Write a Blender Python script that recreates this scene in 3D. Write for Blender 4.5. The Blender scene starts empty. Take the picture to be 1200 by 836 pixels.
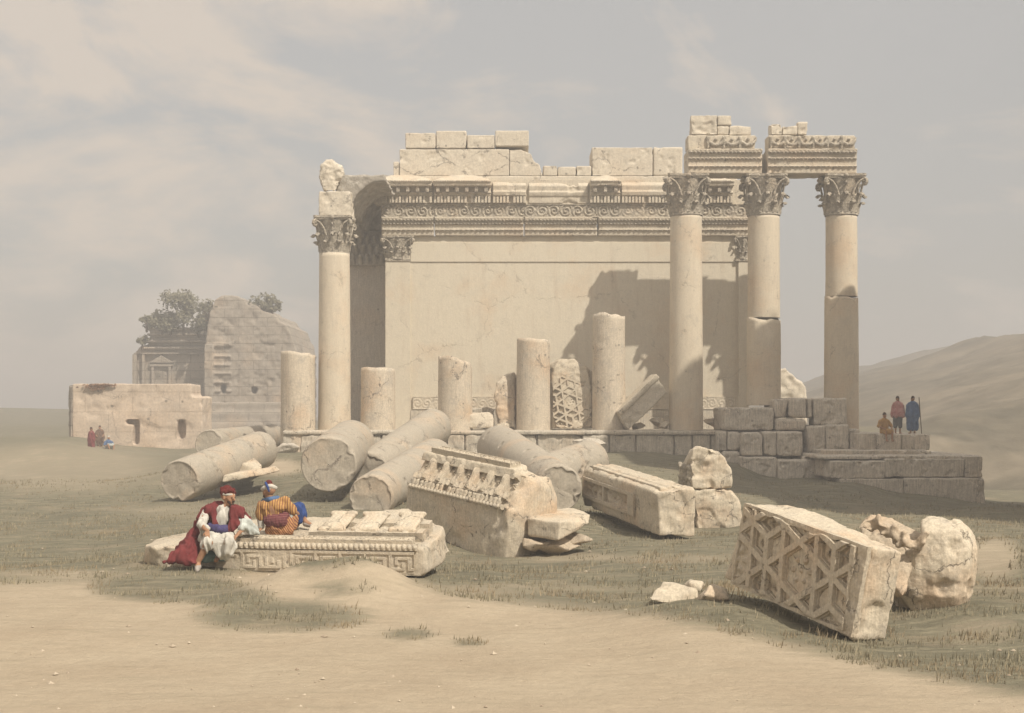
import bpy, bmesh, math, random
import numpy as np
from mathutils import Vector, Matrix, noise as mn
random.seed(7)
C = bpy.context.scene.collection
SC = bpy.context.scene
PI = math.pi
CAMZ = 2.6; HOR = 485.0; F = 1600.0
SUN = Vector((.435, -.505, .745)).normalized()

def at(u, v, Y):
    return Vector(((u-600)/F*Y, Y, CAMZ-(v-HOR)/F*Y))
def zv(v, Y): return CAMZ-(v-HOR)/F*Y
def xu(u, Y): return (u-600)/F*Y

# ------------------------------------------------------------------ helpers
def setp(o, label=None, cat=None, group=None, kind=None):
    if label: o['label'] = label
    if cat: o['category'] = cat
    if group: o['group'] = group
    if kind: o['kind'] = kind
    return o
def empty(name, loc, label, cat, group=None, rz=0, mat=None):
    o = bpy.data.objects.new(name, None); C.objects.link(o)
    o.empty_display_size = .3
    if mat is not None: o.matrix_basis = mat
    else:
        o.location = loc; o.rotation_euler = (0, 0, rz)
    return setp(o, label, cat, group)
def wm(o):
    m = Matrix.Identity(4)
    while o is not None:
        m = o.matrix_basis @ m; o = o.parent
    return m
def mk(name, me, mat, parent=None, world=True, loc=None, smooth=True, label=None):
    if parent is not None:
        if world: me.transform(wm(parent).inverted())
    elif loc is not None:
        me.transform(Matrix.Translation(-Vector(loc)))
    o = bpy.data.objects.new(name, me); C.objects.link(o)
    if parent is not None: o.parent = parent
    elif loc is not None: o.location = loc
    if mat is not None:
        me.materials.clear(); me.materials.append(mat)
    if smooth:
        me.polygons.foreach_set('use_smooth', [True]*len(me.polygons))
    if label: o['label'] = label
    return o
def mesh_of(verts, faces, name='m'):
    me = bpy.data.meshes.new(name); me.from_pydata([tuple(v) for v in verts], [], faces); me.update(); return me
def grid_mesh(V, nx, ny, close_x=False):
    """V: list ny*nx"""
    f = []
    for j in range(ny-1):
        for i in range(nx-1 if not close_x else nx):
            i2 = (i+1) % nx
            f.append((j*nx+i, j*nx+i2, (j+1)*nx+i2, (j+1)*nx+i))
    return mesh_of(V, f)

class MB:
    def __init__(s): s.v = []; s.f = []
    def add(s, vs, fs):
        b = len(s.v); s.v += [Vector(p) for p in vs]; s.f += [tuple(b+i for i in f) for f in fs]
    def hexa(s, p):   # 8 pts: bottom 4 ccw, top 4 ccw
        s.add(p, [(3,2,1,0),(4,5,6,7),(0,1,5,4),(1,2,6,5),(2,3,7,6),(3,0,4,7)])
    def box(s, x0, x1, y0, y1, z0, z1):
        s.hexa([(x0,y0,z0),(x1,y0,z0),(x1,y1,z0),(x0,y1,z0),(x0,y0,z1),(x1,y0,z1),(x1,y1,z1),(x0,y1,z1)])
    def hull(s, pts):
        bm = bmesh.new()
        for p in pts: bm.verts.new(p)
        r = bmesh.ops.convex_hull(bm, input=bm.verts)
        dead = [v for v in bm.verts if not v.link_faces]
        for v in dead: bm.verts.remove(v)
        bm.verts.index_update()
        bmesh.ops.recalc_face_normals(bm, faces=bm.faces)
        s.add([v.co.copy() for v in bm.verts], [[v.index for v in f.verts] for f in bm.faces]); bm.free()
    def ext_x(s, prof, x0, x1):   # profile list (y,z), closed, extruded along x
        n = len(prof)
        s.add([(x0,y,z) for y,z in prof]+[(x1,y,z) for y,z in prof],
              [tuple(range(n-1,-1,-1)), tuple(range(n,2*n))]+[(i,(i+1)%n,n+(i+1)%n,n+i) for i in range(n)])
    def ext_y(s, prof, y0, y1):   # profile (x,z)
        n = len(prof)
        s.add([(x,y0,z) for x,z in prof]+[(x,y1,z) for x,z in prof],
              [tuple(range(n)), tuple(range(2*n-1,n-1,-1))]+[(i,n+i,n+(i+1)%n,(i+1)%n) for i in range(n)])
    def cap(s, p0, r0, p1, r1, seg=12, sq=None):
        p0 = Vector(p0); p1 = Vector(p1); d = p1-p0
        L = d.length
        if L < 1e-6: d = Vector((0,0,1)); L = 1e-6
        d = d.normalized()
        a = d.orthogonal().normalized(); b = d.cross(a)
        rings = []
        for k in range(1, 4):
            t = -PI/2+k*PI/8; rings.append((p0+d*(r0*math.sin(t)), r0*math.cos(t)))
        rings.append((p0, r0)); rings.append((p1, r1))
        for k in range(1, 4):
            t = k*PI/8; rings.append((p1+d*(r1*math.sin(t)), r1*math.cos(t)))
        vs = [p0-d*r0]
        for c, r in rings:
            for i in range(seg):
                an = 2*PI*i/seg; vs.append(c+a*(r*math.cos(an))+b*(r*math.sin(an)))
        vs.append(p1+d*r1)
        fs = [(0, 1+(i+1)%seg, 1+i) for i in range(seg)]
        for j in range(len(rings)-1):
            for i in range(seg):
                q = 1+j*seg; i2 = (i+1)%seg
                fs.append((q+i, q+i2, q+seg+i2, q+seg+i))
        q = 1+(len(rings)-1)*seg; e = len(vs)-1
        fs += [(q+i, q+(i+1)%seg, e) for i in range(seg)]
        s.add(vs, fs)
    def mesh(s): return mesh_of(s.v, s.f)

def remesh(me, voxel, smooth=0, cut=None):
    o = bpy.data.objects.new('tmp', me); C.objects.link(o); co_ = None
    if cut is not None:
        co_ = bpy.data.objects.new('tmpcut', cut); C.objects.link(co_)
        b = o.modifiers.new('b', 'BOOLEAN'); b.operation = 'DIFFERENCE'; b.object = co_; b.solver = 'EXACT'; b.use_self = True
    m = o.modifiers.new('r', 'REMESH'); m.mode = 'VOXEL'; m.voxel_size = voxel; m.adaptivity = 0
    if smooth:
        m2 = o.modifiers.new('s', 'SMOOTH'); m2.iterations = smooth; m2.factor = .5
    dg = bpy.context.evaluated_depsgraph_get()
    r = bpy.data.meshes.new_from_object(o.evaluated_get(dg))
    bpy.data.objects.remove(o); bpy.data.meshes.remove(me)
    if co_: bpy.data.objects.remove(co_)
    return r
def weather(me, amp=.02, freq=2.5, chip=.0, cth=.25, cf=1.2, seed=0, an=None):
    n = len(me.vertices)
    off = Vector((seed*3.17+1.3, seed*1.91, seed*2.33))
    me.update()
    nor = np.empty(n*3, np.float32); me.vertex_normals.foreach_get('vector', nor); nor = nor.reshape(-1,3)
    co = np.empty(n*3, np.float32); me.vertices.foreach_get('co', co); co = co.reshape(-1,3)
    d = np.empty(n, np.float32)
    for i in range(n):
        p = Vector(co[i])
        q = (p if an is None else Vector((p.x*an[0], p.y*an[1], p.z*an[2])))*freq+off
        h = (mn.noise(q)+.5*mn.noise(q*2.1)+.3*mn.noise(q*4.7))*amp if an is None else (.35-abs(mn.noise(q+Vector((mn.noise(p*4)*.6, 0, 0))))*2.2+.25*mn.noise(q*2.3))*amp
        if chip:
            c = mn.noise(p*cf+off*1.7)+.35*mn.noise(p*cf*3+off)
            if c > cth: h -= chip*min(1, (c-cth)*4)*(.6+.4*mn.noise(q*2))
        d[i] = h
    co += nor*d[:, None]
    me.vertices.foreach_set('co', co.ravel()); me.update()
    return me
def stone(name, mb, mat, parent=None, voxel=.05, amp=.02, freq=2.5, chip=0., seed=0, smooth=1, loc=None, world=True, label=None, cf=1.2, cth=.25, cut=None):
    me = weather(remesh(mb.mesh(), voxel, smooth, cut.mesh() if cut else None), amp, freq, chip, cth, cf, seed)
    return mk(name, me, mat, parent, world, loc, True, label)
def blob(name, caps, mat, parent, voxel=.012, smooth=3, folds=0, ff=14, extra=None):
    mb = MB()
    for c in caps: mb.cap(*c)
    if extra: extra(mb)
    me = remesh(mb.mesh(), voxel, smooth)
    if folds: weather(me, folds*.95, ff, an=(1.3,1.1,.38))
    return mk(name, me, mat, parent, True)
def relief(name, parent, mat, o, ux, uy, w, h, fn, nx, ny, skirt=.04, world=True):
    """height-field panel: fn(S,T) -> outward height; ux,uy unit axes"""
    o = Vector(o); ux = Vector(ux).normalized(); uy = Vector(uy).normalized(); n = ux.cross(uy).normalized()
    S, T = np.meshgrid(np.linspace(0, w, nx), np.linspace(0, h, ny))
    H = fn(S, T)
    P = np.array(o)[None,None]+S[...,None]*np.array(ux)+T[...,None]*np.array(uy)+H[...,None]*np.array(n)
    B = np.array(o)[None,None]+S[...,None]*np.array(ux)+T[...,None]*np.array(uy)-skirt*np.array(n)
    idx = np.arange(nx*ny).reshape(ny, nx)
    f = np.stack([idx[:-1,:-1], idx[:-1,1:], idx[1:,1:], idx[1:,:-1]], -1).reshape(-1,4).tolist()
    V = P.reshape(-1,3).tolist()
    ring = list(idx[0,:])+list(idx[1:,-1])+list(idx[-1,-2::-1])+list(idx[-2:0:-1,0])
    b0 = len(V); Bf = B.reshape(-1,3)
    V += [Bf[i].tolist() for i in ring]
    m = len(ring)
    for k in range(m):
        k2 = (k+1) % m
        f.append((ring[k2], ring[k], b0+k, b0+k2))
    f = [tuple(int(a) for a in q) for q in f]
    return mk(name, mesh_of(V, f), mat, parent, world, smooth=False)
def npnoise(S, T, f, seed=0):
    out = np.zeros_like(S)
    it = np.nditer(S, flags=['multi_index'])
    for s in it:
        k = it.multi_index
        out[k] = mn.noise(Vector((float(s)*f+seed, float(T[k])*f, seed*.7)))
    return out

# ------------------------------------------------------------------ materials
def newmat(name):
    m = bpy.data.materials.new(name); m.use_nodes = True
    nt = m.node_tree; nt.nodes.clear()
    out = nt.nodes.new('ShaderNodeOutputMaterial'); b = nt.nodes.new('ShaderNodeBsdfPrincipled')
    b.inputs['Roughness'].default_value = .92
    b.inputs['Specular IOR Level'].default_value = .15
    nt.links.new(b.outputs[0], out.inputs[0])
    return m, nt, b
def nd(nt, t, **k):
    n = nt.nodes.new(t)
    for a, v in k.items():
        if a in n.inputs: n.inputs[a].default_value = v
        else: setattr(n, a, v)
    return n
def mixc(nt, fac, a, b, typ='MIX'):
    m = nt.nodes.new('ShaderNodeMix'); m.data_type = 'RGBA'; m.blend_type = typ
    for s, v in ((m.inputs[0], fac), (m.inputs[6], a), (m.inputs[7], b)):
        if hasattr(v, 'links') or hasattr(v, 'is_linked'): nt.links.new(v, s)
        else: s.default_value = v if not isinstance(v, tuple) else (*v[:3], 1)
    return m.outputs[2]
def ramp(nt, inp, a, b, ca=0., cb=1.):
    r = nt.nodes.new('ShaderNodeMapRange'); r.inputs[1].default_value = a; r.inputs[2].default_value = b
    r.inputs[3].default_value = ca; r.inputs[4].default_value = cb; nt.links.new(inp, r.inputs[0]); return r.outputs[0]
def mul(nt, a, b, op='MULTIPLY'):
    m = nt.nodes.new('ShaderNodeMath'); m.operation = op
    for s, v in ((m.inputs[0], a), (m.inputs[1], b)):
        if isinstance(v, (int, float)): s.default_value = v
        else: nt.links.new(v, s)
    return m.outputs[0]
def stone_mat(name, base=(.55,.485,.375), warm=(.56,.40,.26), grey=(.34,.31,.27), warmth=.5, dirt=.55, crack=.6, cs=.9, scale=1., bump=.5, joints=None, carve=0., hatch=.25, stain=.3, fine_=1., pits=.7):
    m, nt, b = newmat(name)
    tc = nd(nt, 'ShaderNodeTexCoord'); geo = nd(nt, 'ShaderNodeNewGeometry')
    P = geo.outputs['Position']
    L = nt.links.new
    n1 = nd(nt, 'ShaderNodeTexNoise', Scale=.55*scale, Detail=6.0, Roughness=.6); L(P, n1.inputs[0])
    n2 = nd(nt, 'ShaderNodeTexNoise', Scale=1.9*scale, Detail=8.0, Roughness=.68); L(P, n2.inputs[0])
    n3 = nd(nt, 'ShaderNodeTexNoise', Scale=14*scale, Detail=8.0, Roughness=.7); L(P, n3.inputs[0])
    mp = nd(nt, 'ShaderNodeMapping'); mp.inputs['Scale'].default_value = (1.7, 1.7, .22); L(P, mp.inputs[0])
    n4 = nd(nt, 'ShaderNodeTexNoise', Scale=1.5*scale, Detail=6.0, Roughness=.65); L(mp.outputs[0], n4.inputs[0])
    c = mixc(nt, mul(nt, ramp(nt, n1.outputs[0], .5, .72), warmth), base, warm)
    c = mixc(nt, mul(nt, ramp(nt, n2.outputs[0], .52, .75), dirt), c, grey)
    c = mixc(nt, mul(nt, ramp(nt, n4.outputs[0], .55, .8), stain), c, (.36,.27,.19))
    fine = ramp(nt, n3.outputs[0], .32, .68, 1-.24*fine_, 1+.14*fine_)
    c = mixc(nt, 1.0, c, fine, 'MULTIPLY')
    if hatch:
        mh = nd(nt, 'ShaderNodeMapping'); mh.inputs['Scale'].default_value = (26*scale, 26*scale, 1.6); L(P, mh.inputs[0])
        nh = nd(nt, 'ShaderNodeTexNoise', Scale=1.0, Detail=2.0); L(mh.outputs[0], nh.inputs[0])
        c = mixc(nt, hatch, c, mixc(nt, 1.0, c, ramp(nt, nh.outputs[0], .35, .65, .62, 1.18), 'MULTIPLY'))
    # cracks
    wv = nd(nt, 'ShaderNodeTexNoise', Scale=2.2*scale, Detail=9.0, Roughness=.62); L(P, wv.inputs[0])
    va = nt.nodes.new('ShaderNodeVectorMath'); va.operation = 'MULTIPLY_ADD'; L(wv.outputs['Color'], va.inputs[0]); va.inputs[1].default_value = (.8/scale,.8/scale,.8/scale); L(P, va.inputs[2])
    vo = nd(nt, 'ShaderNodeTexVoronoi', Scale=cs, feature='DISTANCE_TO_EDGE'); L(va.outputs[0], vo.inputs['Vector'])
    ck = ramp(nt, vo.outputs['Distance'], .004, .012, 1, 0)
    msk = mul(nt, ramp(nt, n1.outputs[0], .42, .50), ramp(nt, n2.outputs[0], .44, .52))
    ck = mul(nt, mul(nt, ck, msk), crack)
    c = mixc(nt, ck, c, (.15,.125,.10))
    # pits
    vp = nd(nt, 'ShaderNodeTexVoronoi', Scale=1.5*scale); L(P, vp.inputs['Vector'])
    pit = ramp(nt, vp.outputs['Distance'], .06, .09, 1, 0)
    c = mixc(nt, mul(nt, pit, pits), c, (.12,.1,.08))
    hgt = mul(nt, mul(nt, n3.outputs[0], .35), mul(nt, ck, -1.0), 'ADD')
    hgt = mul(nt, hgt, mul(nt, n2.outputs[0], .5), 'ADD')
    if joints:
        sx, sz, st = joints   # brick width, row height, strength
        mj = nd(nt, 'ShaderNodeMapping'); mj.inputs['Rotation'].default_value = (math.radians(90), 0, 0); L(P, mj.inputs[0])
        br = nd(nt, 'ShaderNodeTexBrick', Scale=1.0); L(mj.outputs[0], br.inputs[0])
        br.inputs['Mortar Size'].default_value = (.045 if st > .4 else .018)*sz; br.inputs['Brick Width'].default_value = sx; br.inputs['Row Height'].default_value = sz
        br.inputs['Mortar Smooth'].default_value = .3
        br.inputs[1].default_value = (1,1,1,1); br.inputs[2].default_value = (.86,.86,.86,1); br.inputs[3].default_value = (.35,.32,.28,1)
        c = mixc(nt, st, c, mixc(nt, 1.0, c, br.outputs['Color'], 'MULTIPLY'))
        hgt = mul(nt, hgt, mul(nt, br.outputs['Fac'], -1.2), 'ADD')
    if carve:
        # fine carved ornament: warped bump relief, shade painted dark into its hollows
        vc = nd(nt, 'ShaderNodeTexVoronoi', Scale=carve); L(va.outputs[0], vc.inputs['Vector'])
        c = mixc(nt, mul(nt, ramp(nt, vc.outputs['Distance'], .25, .6), .55), c, (.22,.19,.15))
        hgt = mul(nt, hgt, mul(nt, vc.outputs['Distance'], -2.0), 'ADD')
    bp = nd(nt, 'ShaderNodeBump', Strength=bump, Distance=.05); L(hgt, bp.inputs['Height']); L(bp.outputs[0], b.inputs['Normal'])
    L(c, b.inputs['Base Color'])
    return m
M = {}
M['col'] = stone_mat('column_stone', base=(.60,.52,.40), warmth=.55, dirt=.35, crack=.35, cs=.5, hatch=.12, fine_=.45, pits=.25)
M['col_d'] = stone_mat('worn_column_stone', base=(.57,.49,.38), warmth=.9, dirt=.7, crack=.9, cs=.8, hatch=.25, stain=.6)
M['wall'] = stone_mat('temple_wall_stone', base=(.60,.535,.42), warmth=.4, dirt=.25, crack=.25, cs=.25, hatch=.08, stain=.35, fine_=.4, pits=.12)
M['ent'] = stone_mat('entablature_stone', base=(.57,.50,.39), warmth=.45, dirt=.5, crack=.6, cs=.5, hatch=.25)
M['orn'] = stone_mat('carved_stone', base=(.52,.46,.36), warmth=.4, dirt=.6, crack=.3, cs=.8, carve=4.5, hatch=.15)
M['cap'] = stone_mat('capital_stone', base=(.50,.44,.345), warmth=.5, dirt=.6, crack=.3, carve=6.0, hatch=.1)
M['top'] = stone_mat('upper_course_stone', base=(.60,.53,.42), warmth=.2, dirt=.35, crack=.7, cs=.4, hatch=.12)
M['pod'] = stone_mat('podium_stone', base=(.52,.465,.375), warmth=.5, dirt=.6, crack=.9, cs=.9, hatch=.55)
M['rough'] = stone_mat('rough_masonry_stone', base=(.58,.52,.43), warmth=.3, dirt=.6, crack=.9, cs=.8, hatch=.55)
M['blk'] = stone_mat('fallen_block_stone', base=(.56,.485,.37), warmth=.8, dirt=.55, crack=.8, cs=1.3, scale=1.6, hatch=.3, bump=.7)
M['blk2'] = stone_mat('fallen_relief_stone', base=(.52,.45,.345), warmth=.5, dirt=.6, crack=.6, cs=1.5, scale=2.2, hatch=.3, bump=.7)
M['drum'] = stone_mat('fallen_shaft_stone', base=(.41,.36,.285), warmth=.6, dirt=.5, crack=.7, cs=.5, scale=1.1, hatch=.18)
M['dark'] = stone_mat('shadowed_pier_stone', base=(.47,.42,.35), warmth=.3, dirt=.5, crack=.4, cs=.5, hatch=.35, carve=0)  # darker stone tone, the portico's shade put into the base colour
M['darkorn'] = stone_mat('shadowed_carved_pier_stone', base=(.45,.41,.345), warmth=.2, dirt=.6, crack=.4, carve=3.0, hatch=.2)  # carved stone darkened in its base colour for the shaded portico
M['ruin'] = stone_mat('far_ruin_stone', base=(.36,.31,.25), warmth=.4, dirt=.5, crack=.4, cs=.4, scale=.5, joints=(3.0, .9, .6), hatch=.3)
M['ruinlow'] = stone_mat('low_wall_stone', base=(.58,.47,.36), warmth=.6, dirt=.4, crack=.6, cs=.4, scale=.5, joints=(3.2, 1.35, .3), hatch=.1)
M['rubble'] = stone_mat('rubble_stone', base=(.46,.38,.28), warmth=.8, dirt=.5, crack=.7, cs=2, scale=2, hatch=.3)

def cloth(name, col, col2=None, sc=40, rot=(0,0,0), rough=.95, fac=1.0):
    m, nt, b = newmat(name); L = nt.links.new
    tc = nd(nt, 'ShaderNodeTexCoord'); n = nd(nt, 'ShaderNodeTexNoise', Scale=9.0, Detail=6.0); L(tc.outputs['Object'], n.inputs[0])
    c = mixc(nt, ramp(nt, n.outputs[0], .3, .75), tuple(x*.72 for x in col), tuple(min(1, x*1.18) for x in col))
    if col2:
        mp = nd(nt, 'ShaderNodeMapping'); mp.inputs['Rotation'].default_value = rot; L(tc.outputs['Object'], mp.inputs[0])
        w = nd(nt, 'ShaderNodeTexWave', Scale=sc, Distortion=1.2, bands_direction='X'); w.inputs['Detail Scale'].default_value = 2; L(mp.outputs[0], w.inputs[0])
        c = mixc(nt, mul(nt, ramp(nt, w.outputs['Fac'], .52, .62), fac), c, col2)
    bp = nd(nt, 'ShaderNodeBump', Strength=.4, Distance=.02); L(n.outputs[0], bp.inputs['Height']); L(bp.outputs[0], b.inputs['Normal'])
    L(c, b.inputs['Base Color']); b.inputs['Roughness'].default_value = rough
    return m
M['skin'] = cloth('skin', (.36,.20,.12)); M['redrobe'] = cloth('red_wool', (.155,.034,.034)); M['white'] = cloth('white_cotton', (.50,.475,.415))
M['turb'] = cloth('dark_red_felt', (.12,.025,.022)); M['blue'] = cloth('blue_cloth', (.035,.065,.19)); M['sash'] = cloth('maroon_sash', (.12,.03,.04), (.20,.09,.08), 12, (0,1.5,0))
M['violet'] = cloth('violet_sash', (.07,.06,.14)); M['stripe'] = cloth('striped_orange_cloth', (.46,.27,.10), (.22,.10,.05), 8.0)
M['skirt'] = cloth('striped_skirt_cloth', (.46,.25,.11), (.19,.07,.05), 10.0, (0,.6,0)); M['pale'] = cloth('pale_grey_cloth', (.45,.47,.43)); M['beard'] = cloth('dark_hair', (.06,.035,.025))
M['lblue'] = cloth('light_blue_cloth', (.085,.14,.25)); M['shoe'] = cloth('pale_leather', (.38,.34,.30)); M['ochre'] = cloth('ochre_cloth', (.40,.23,.08)); M['wood'] = cloth('staff_wood', (.12,.08,.05))
M['redw'] = cloth('red_striped_shawl', (.36,.06,.07), (.5,.38,.34), 6, (0,1.57,0)); M['maroon'] = cloth('maroon_cloak', (.20,.05,.05)); M['brown'] = cloth('brown_cloth', (.17,.11,.08)); M['dgrey'] = cloth('dark_grey_cloth', (.12,.12,.12))

# ------------------------------------------------------------------ terrain
CP = []   # (x,y,z)
def cp(u, v, Y): p = at(u, v, Y); CP.append((p.x, p.y, p.z))
for u in (-300, 150, 600, 1050, 1500):
    cp(u, 836, 11.85); cp(u, 1100, 6.77); cp(u, 760, 15.1)
for a in [(60,690,19.5),(200,668,21.2),(350,675,21),(520,690,20),(700,700,19.5),(860,700,17.5),(1000,748,15.4),(1160,700,17.5),(1190,645,24),(1180,600,40),
          (600,657,26.5),(480,612,31),(760,630,29.5),(840,622,33),(940,600,33),(1050,610,34),
          (209,589,44),(100,560,60),(20,610,40),(20,560,65),(20,513,88),(85,511,89),(110,530,85),(150,526,88),(200,539,85),(60,520,78),(30,512,97),(-100,512,90),(300,545,56),(160,600,42),(20,650,28),
          (385,590,38),(420,598,36),(520,560,45),(560,540,55),(650,602,33),(700,560,47),(640,531,60.3),(450,532,60.3),(340,530,60),(740,529,60.3),(830,532,60.3),(850,545,59),(900,566,57),(975,566,54),(1060,588,52),(1155,600,50),
          (740,550,52),(860,580,46),(1000,610,42),(950,580,50),(1190,590,58),(700,590,38),(600,520,75),(300,512,100),(700,505,110),(1000,500,90),
          (20,500,140),(-300,515,100),(-300,560,60),(-300,650,28),(1500,590,60),(1400,640,30),(500,498,200),(1000,495,200),(0,494,230),(600,489.5,500),(-400,489.5,500),(1600,489.5,500),(1150,570,75),(1300,600,60)]:
    cp(*a)
CPA = np.array(CP)
def q_of(x, y):
    y = np.maximum(y, 3.0)
    return x/(y+4)*4.5, np.log(y+2)*2.6
QX, QY = q_of(CPA[:,0], CPA[:,1])
BUMPS = [(-2.75,19.0,.75,.6,.48),(-1.9,18.7,.9,.6,.30),(-3.4,17.8,.9,.6,.12),(-1.0,17.9,1.2,.6,.12),(9.0,19.5,3.0,2.0,.25),(-5,16,2,1.2,.08)]
def ground_np(x, y):
    x = np.asarray(x, float); y = np.asarray(y, float)
    a, b = q_of(x, y)
    sh = a.shape; a = a.ravel(); b = b.ravel()
    out = np.empty_like(a)
    for s in range(0, len(a), 4000):
        d2 = (a[s:s+4000,None]-QX)**2+(b[s:s+4000,None]-QY)**2+.004
        w = d2**-1.7
        out[s:s+4000] = (w*CPA[:,2]).sum(1)/w.sum(1)
    z = out.reshape(sh)
    for bx, by, sx, sy, h in BUMPS:
        z = z+h*np.exp(-((x-bx)/sx)**2-((y-by)/sy)**2)*(1+.35*np.sin(x*3.1+y*1.7)*np.sin(y*2.3-x))
    sm = np.clip((y-60)/45, 0, 1); sm = sm*sm*(3-2*sm)
    sm2 = 1-np.clip((y-180)/220, 0, 1)
    hx = np.clip((x-24)/26, 0, 1.6)
    z = z+sm*sm2*np.where(hx > 0, 6.7*hx**1.25, 0)
    # far hills
    far = np.exp(-((y-210)/35)**2)
    z = z+far*(1.9+.7*np.sin(x*.017+1)+.8*np.sin(x*.05))*np.clip((-x-20)/30, 0, 1)
    far2 = np.exp(-((y-290)/40)**2)*np.exp(-((x-100)/32)**2)
    z = z+far2*10
    return z
def gz(x, y): return float(ground_np(np.array([x]), np.array([y]))[0])
def project(x, y, z):
    yy = np.maximum(y, .5); return 600+F*x/yy, HOR-F*(z-CAMZ)/yy
def grass_mask(u, v):
    bx = [-400, 12, 110, 250, 300, 340, 420, 520, 640, 760, 860, 960, 1060, 1190, 1600]
    by = [690, 680, 676, 676, 664, 652, 655, 690, 708, 718, 738, 762, 785, 812, 820]
    m = np.clip((np.interp(u, bx, by)-v)/24+.6, 0, 1)
    for cx, cy, rx, ry, s in [(195,688,100,20,1),(330,722,115,22,.9),(480,744,34,8,.8),(548,753,22,5,.8),(375,657,50,15,1),(400,690,48,8,.7),(270,700,60,14,.9),(560,664,80,10,1)]:
        m = np.maximum(m, s*np.clip(1.4-(((u-cx)/rx)**2+((v-cy)/ry)**2)*1.2, 0, 1))
    for cx, cy, rx, ry, s in [(660,652,70,7,.5),(800,690,140,6,.25),(620,690,110,8,.35),(430,672,60,14,.9),(1165,655,40,30,.7),(70,548,150,34,.45),(240,600,120,12,.3),(780,655,90,7,.4),(60,672,90,6,.5),(305,548,60,12,.9),(1150,740,60,20,.35),(960,720,80,10,.3)]:
        m = m*(1-s*np.clip(1.4-(((u-cx)/rx)**2+((v-cy)/ry)**2)*1.2, 0, 1))
    return m
def build_ground():
    ys = [-30, -10, 2, 6]
    y = 9.0
    while y < 700: ys.append(y); y += max(.16, y*.0135 if y < 60 else y*.02)
    ys = np.array(ys); nx = 300
    t = np.linspace(-1, 1, nx)
    X = np.outer(np.maximum(ys, 8)*.62+14, t); Y = np.repeat(ys[:,None], nx, 1)
    Z = ground_np(X, Y)
    for j in range(X.shape[0]):
        for i in range(nx):
            k = min(1, max(.15, (Y[j,i])/30)); f = 1/(.6+Y[j,i]*.03)
            Z[j,i] += .05*k*mn.noise(Vector((X[j,i]*f*1.3, Y[j,i]*f*1.3, 0)))+.018*mn.noise(Vector((X[j,i]*4, Y[j,i]*4, 3)))
            if Y[j,i] > 70 and X[j,i] > 24:
                Z[j,i] += 1.1*mn.fractal(Vector((X[j,i]*.06, Y[j,i]*.06, 5)), 1, 2, 5)
    V = np.stack([X, Y, Z], -1).reshape(-1,3)
    me = grid_mesh(V.tolist(), nx, len(ys))
    o = mk('ground', me, None); setp(o, 'grassy slope and bare sandy foreground around the temple ruins', None, None, 'structure')
    u, v = project(X, Y, Z)
    m = grass_mask(u, v); m[Y < 11] = 0
    at_ = me.attributes.new('grassy', 'FLOAT', 'POINT'); at_.data.foreach_set('value', m.ravel().astype(np.float32))
    h = np.clip((Y-62)/20, 0, 1)*np.clip((X-18)/8, 0, 1); 
    at2 = me.attributes.new('hill', 'FLOAT', 'POINT'); at2.data.foreach_set('value', h.ravel().astype(np.float32))
    mt, nt, b = newmat('earth_and_grass'); L = nt.links.new
    geo = nd(nt, 'ShaderNodeNewGeometry'); P = geo.outputs['Position']
    ag = nd(nt, 'ShaderNodeAttribute', attribute_name='grassy'); ah = nd(nt, 'ShaderNodeAttribute', attribute_name='hill')
    n1 = nd(nt, 'ShaderNodeTexNoise', Scale=.6, Detail=9.0, Roughness=.65); L(P, n1.inputs[0])
    n2 = nd(nt, 'ShaderNodeTexNoise', Scale=7.0, Detail=9.0, Roughness=.75); L(P, n2.inputs[0])
    n5 = nd(nt, 'ShaderNodeTexNoise', Scale=.13, Detail=7.0, Roughness=.6); L(P, n5.inputs[0])
    mp = nd(nt, 'ShaderNodeMapping'); mp.inputs['Scale'].default_value = (.8, 4.0, 1); mp.inputs['Rotation'].default_value = (0,0,-.45); L(P, mp.inputs[0])
    n3 = nd(nt, 'ShaderNodeTexNoise', Scale=1.2, Detail=8.0, Roughness=.7); L(mp.outputs[0], n3.inputs[0])
    sand = mixc(nt, ramp(nt, n1.outputs[0], .3, .7), (.375,.30,.21), (.44,.365,.262))
    sand = mixc(nt, 1., sand, ramp(nt, n2.outputs[0], .25, .75, .86, 1.1), 'MULTIPLY')
    sand = mixc(nt, mul(nt, ramp(nt, n3.outputs[0], .48, .70), .55), sand, (.33,.27,.19))
    gr = mixc(nt, ramp(nt, n3.outputs[0], .36, .66), (.105,.10,.068), (.265,.235,.16))
    gr = mixc(nt, ramp(nt, n1.outputs[0], .52, .75), gr, (.29,.235,.16))
    gr = mixc(nt, 1., gr, ramp(nt, n2.outputs[0], .25, .75, .7, 1.22), 'MULTIPLY')
    k = mul(nt, ag.outputs['Fac'], mul(nt, mul(nt, n3.outputs[0], -.5, 'ADD'), 1.5), 'ADD')
    k = mul(nt, k, mul(nt, mul(nt, n2.outputs[0], -.5, 'ADD'), 1.0), 'ADD')
    c = mixc(nt, ramp(nt, k, .12, .88), sand, gr)
    hl = mixc(nt, ramp(nt, n5.outputs[0], .35, .65), (.12,.105,.075), (.235,.195,.14))
    hl = mixc(nt, 1., hl, ramp(nt, n1.outputs[0], .3, .7, .8, 1.15), 'MULTIPLY')
    c = mixc(nt, ah.outputs['Fac'], c, hl)
    bp = nd(nt, 'ShaderNodeBump', Strength=.7, Distance=.06)
    L(mul(nt, mul(nt, n2.outputs[0], n3.outputs[0], 'ADD'), mul(nt, n5.outputs[0], 2.0), 'ADD'), bp.inputs['Height']); L(bp.outputs[0], b.inputs['Normal'])
    L(c, b.inputs['Base Color']); me.materials.append(mt)
build_ground()

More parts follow.
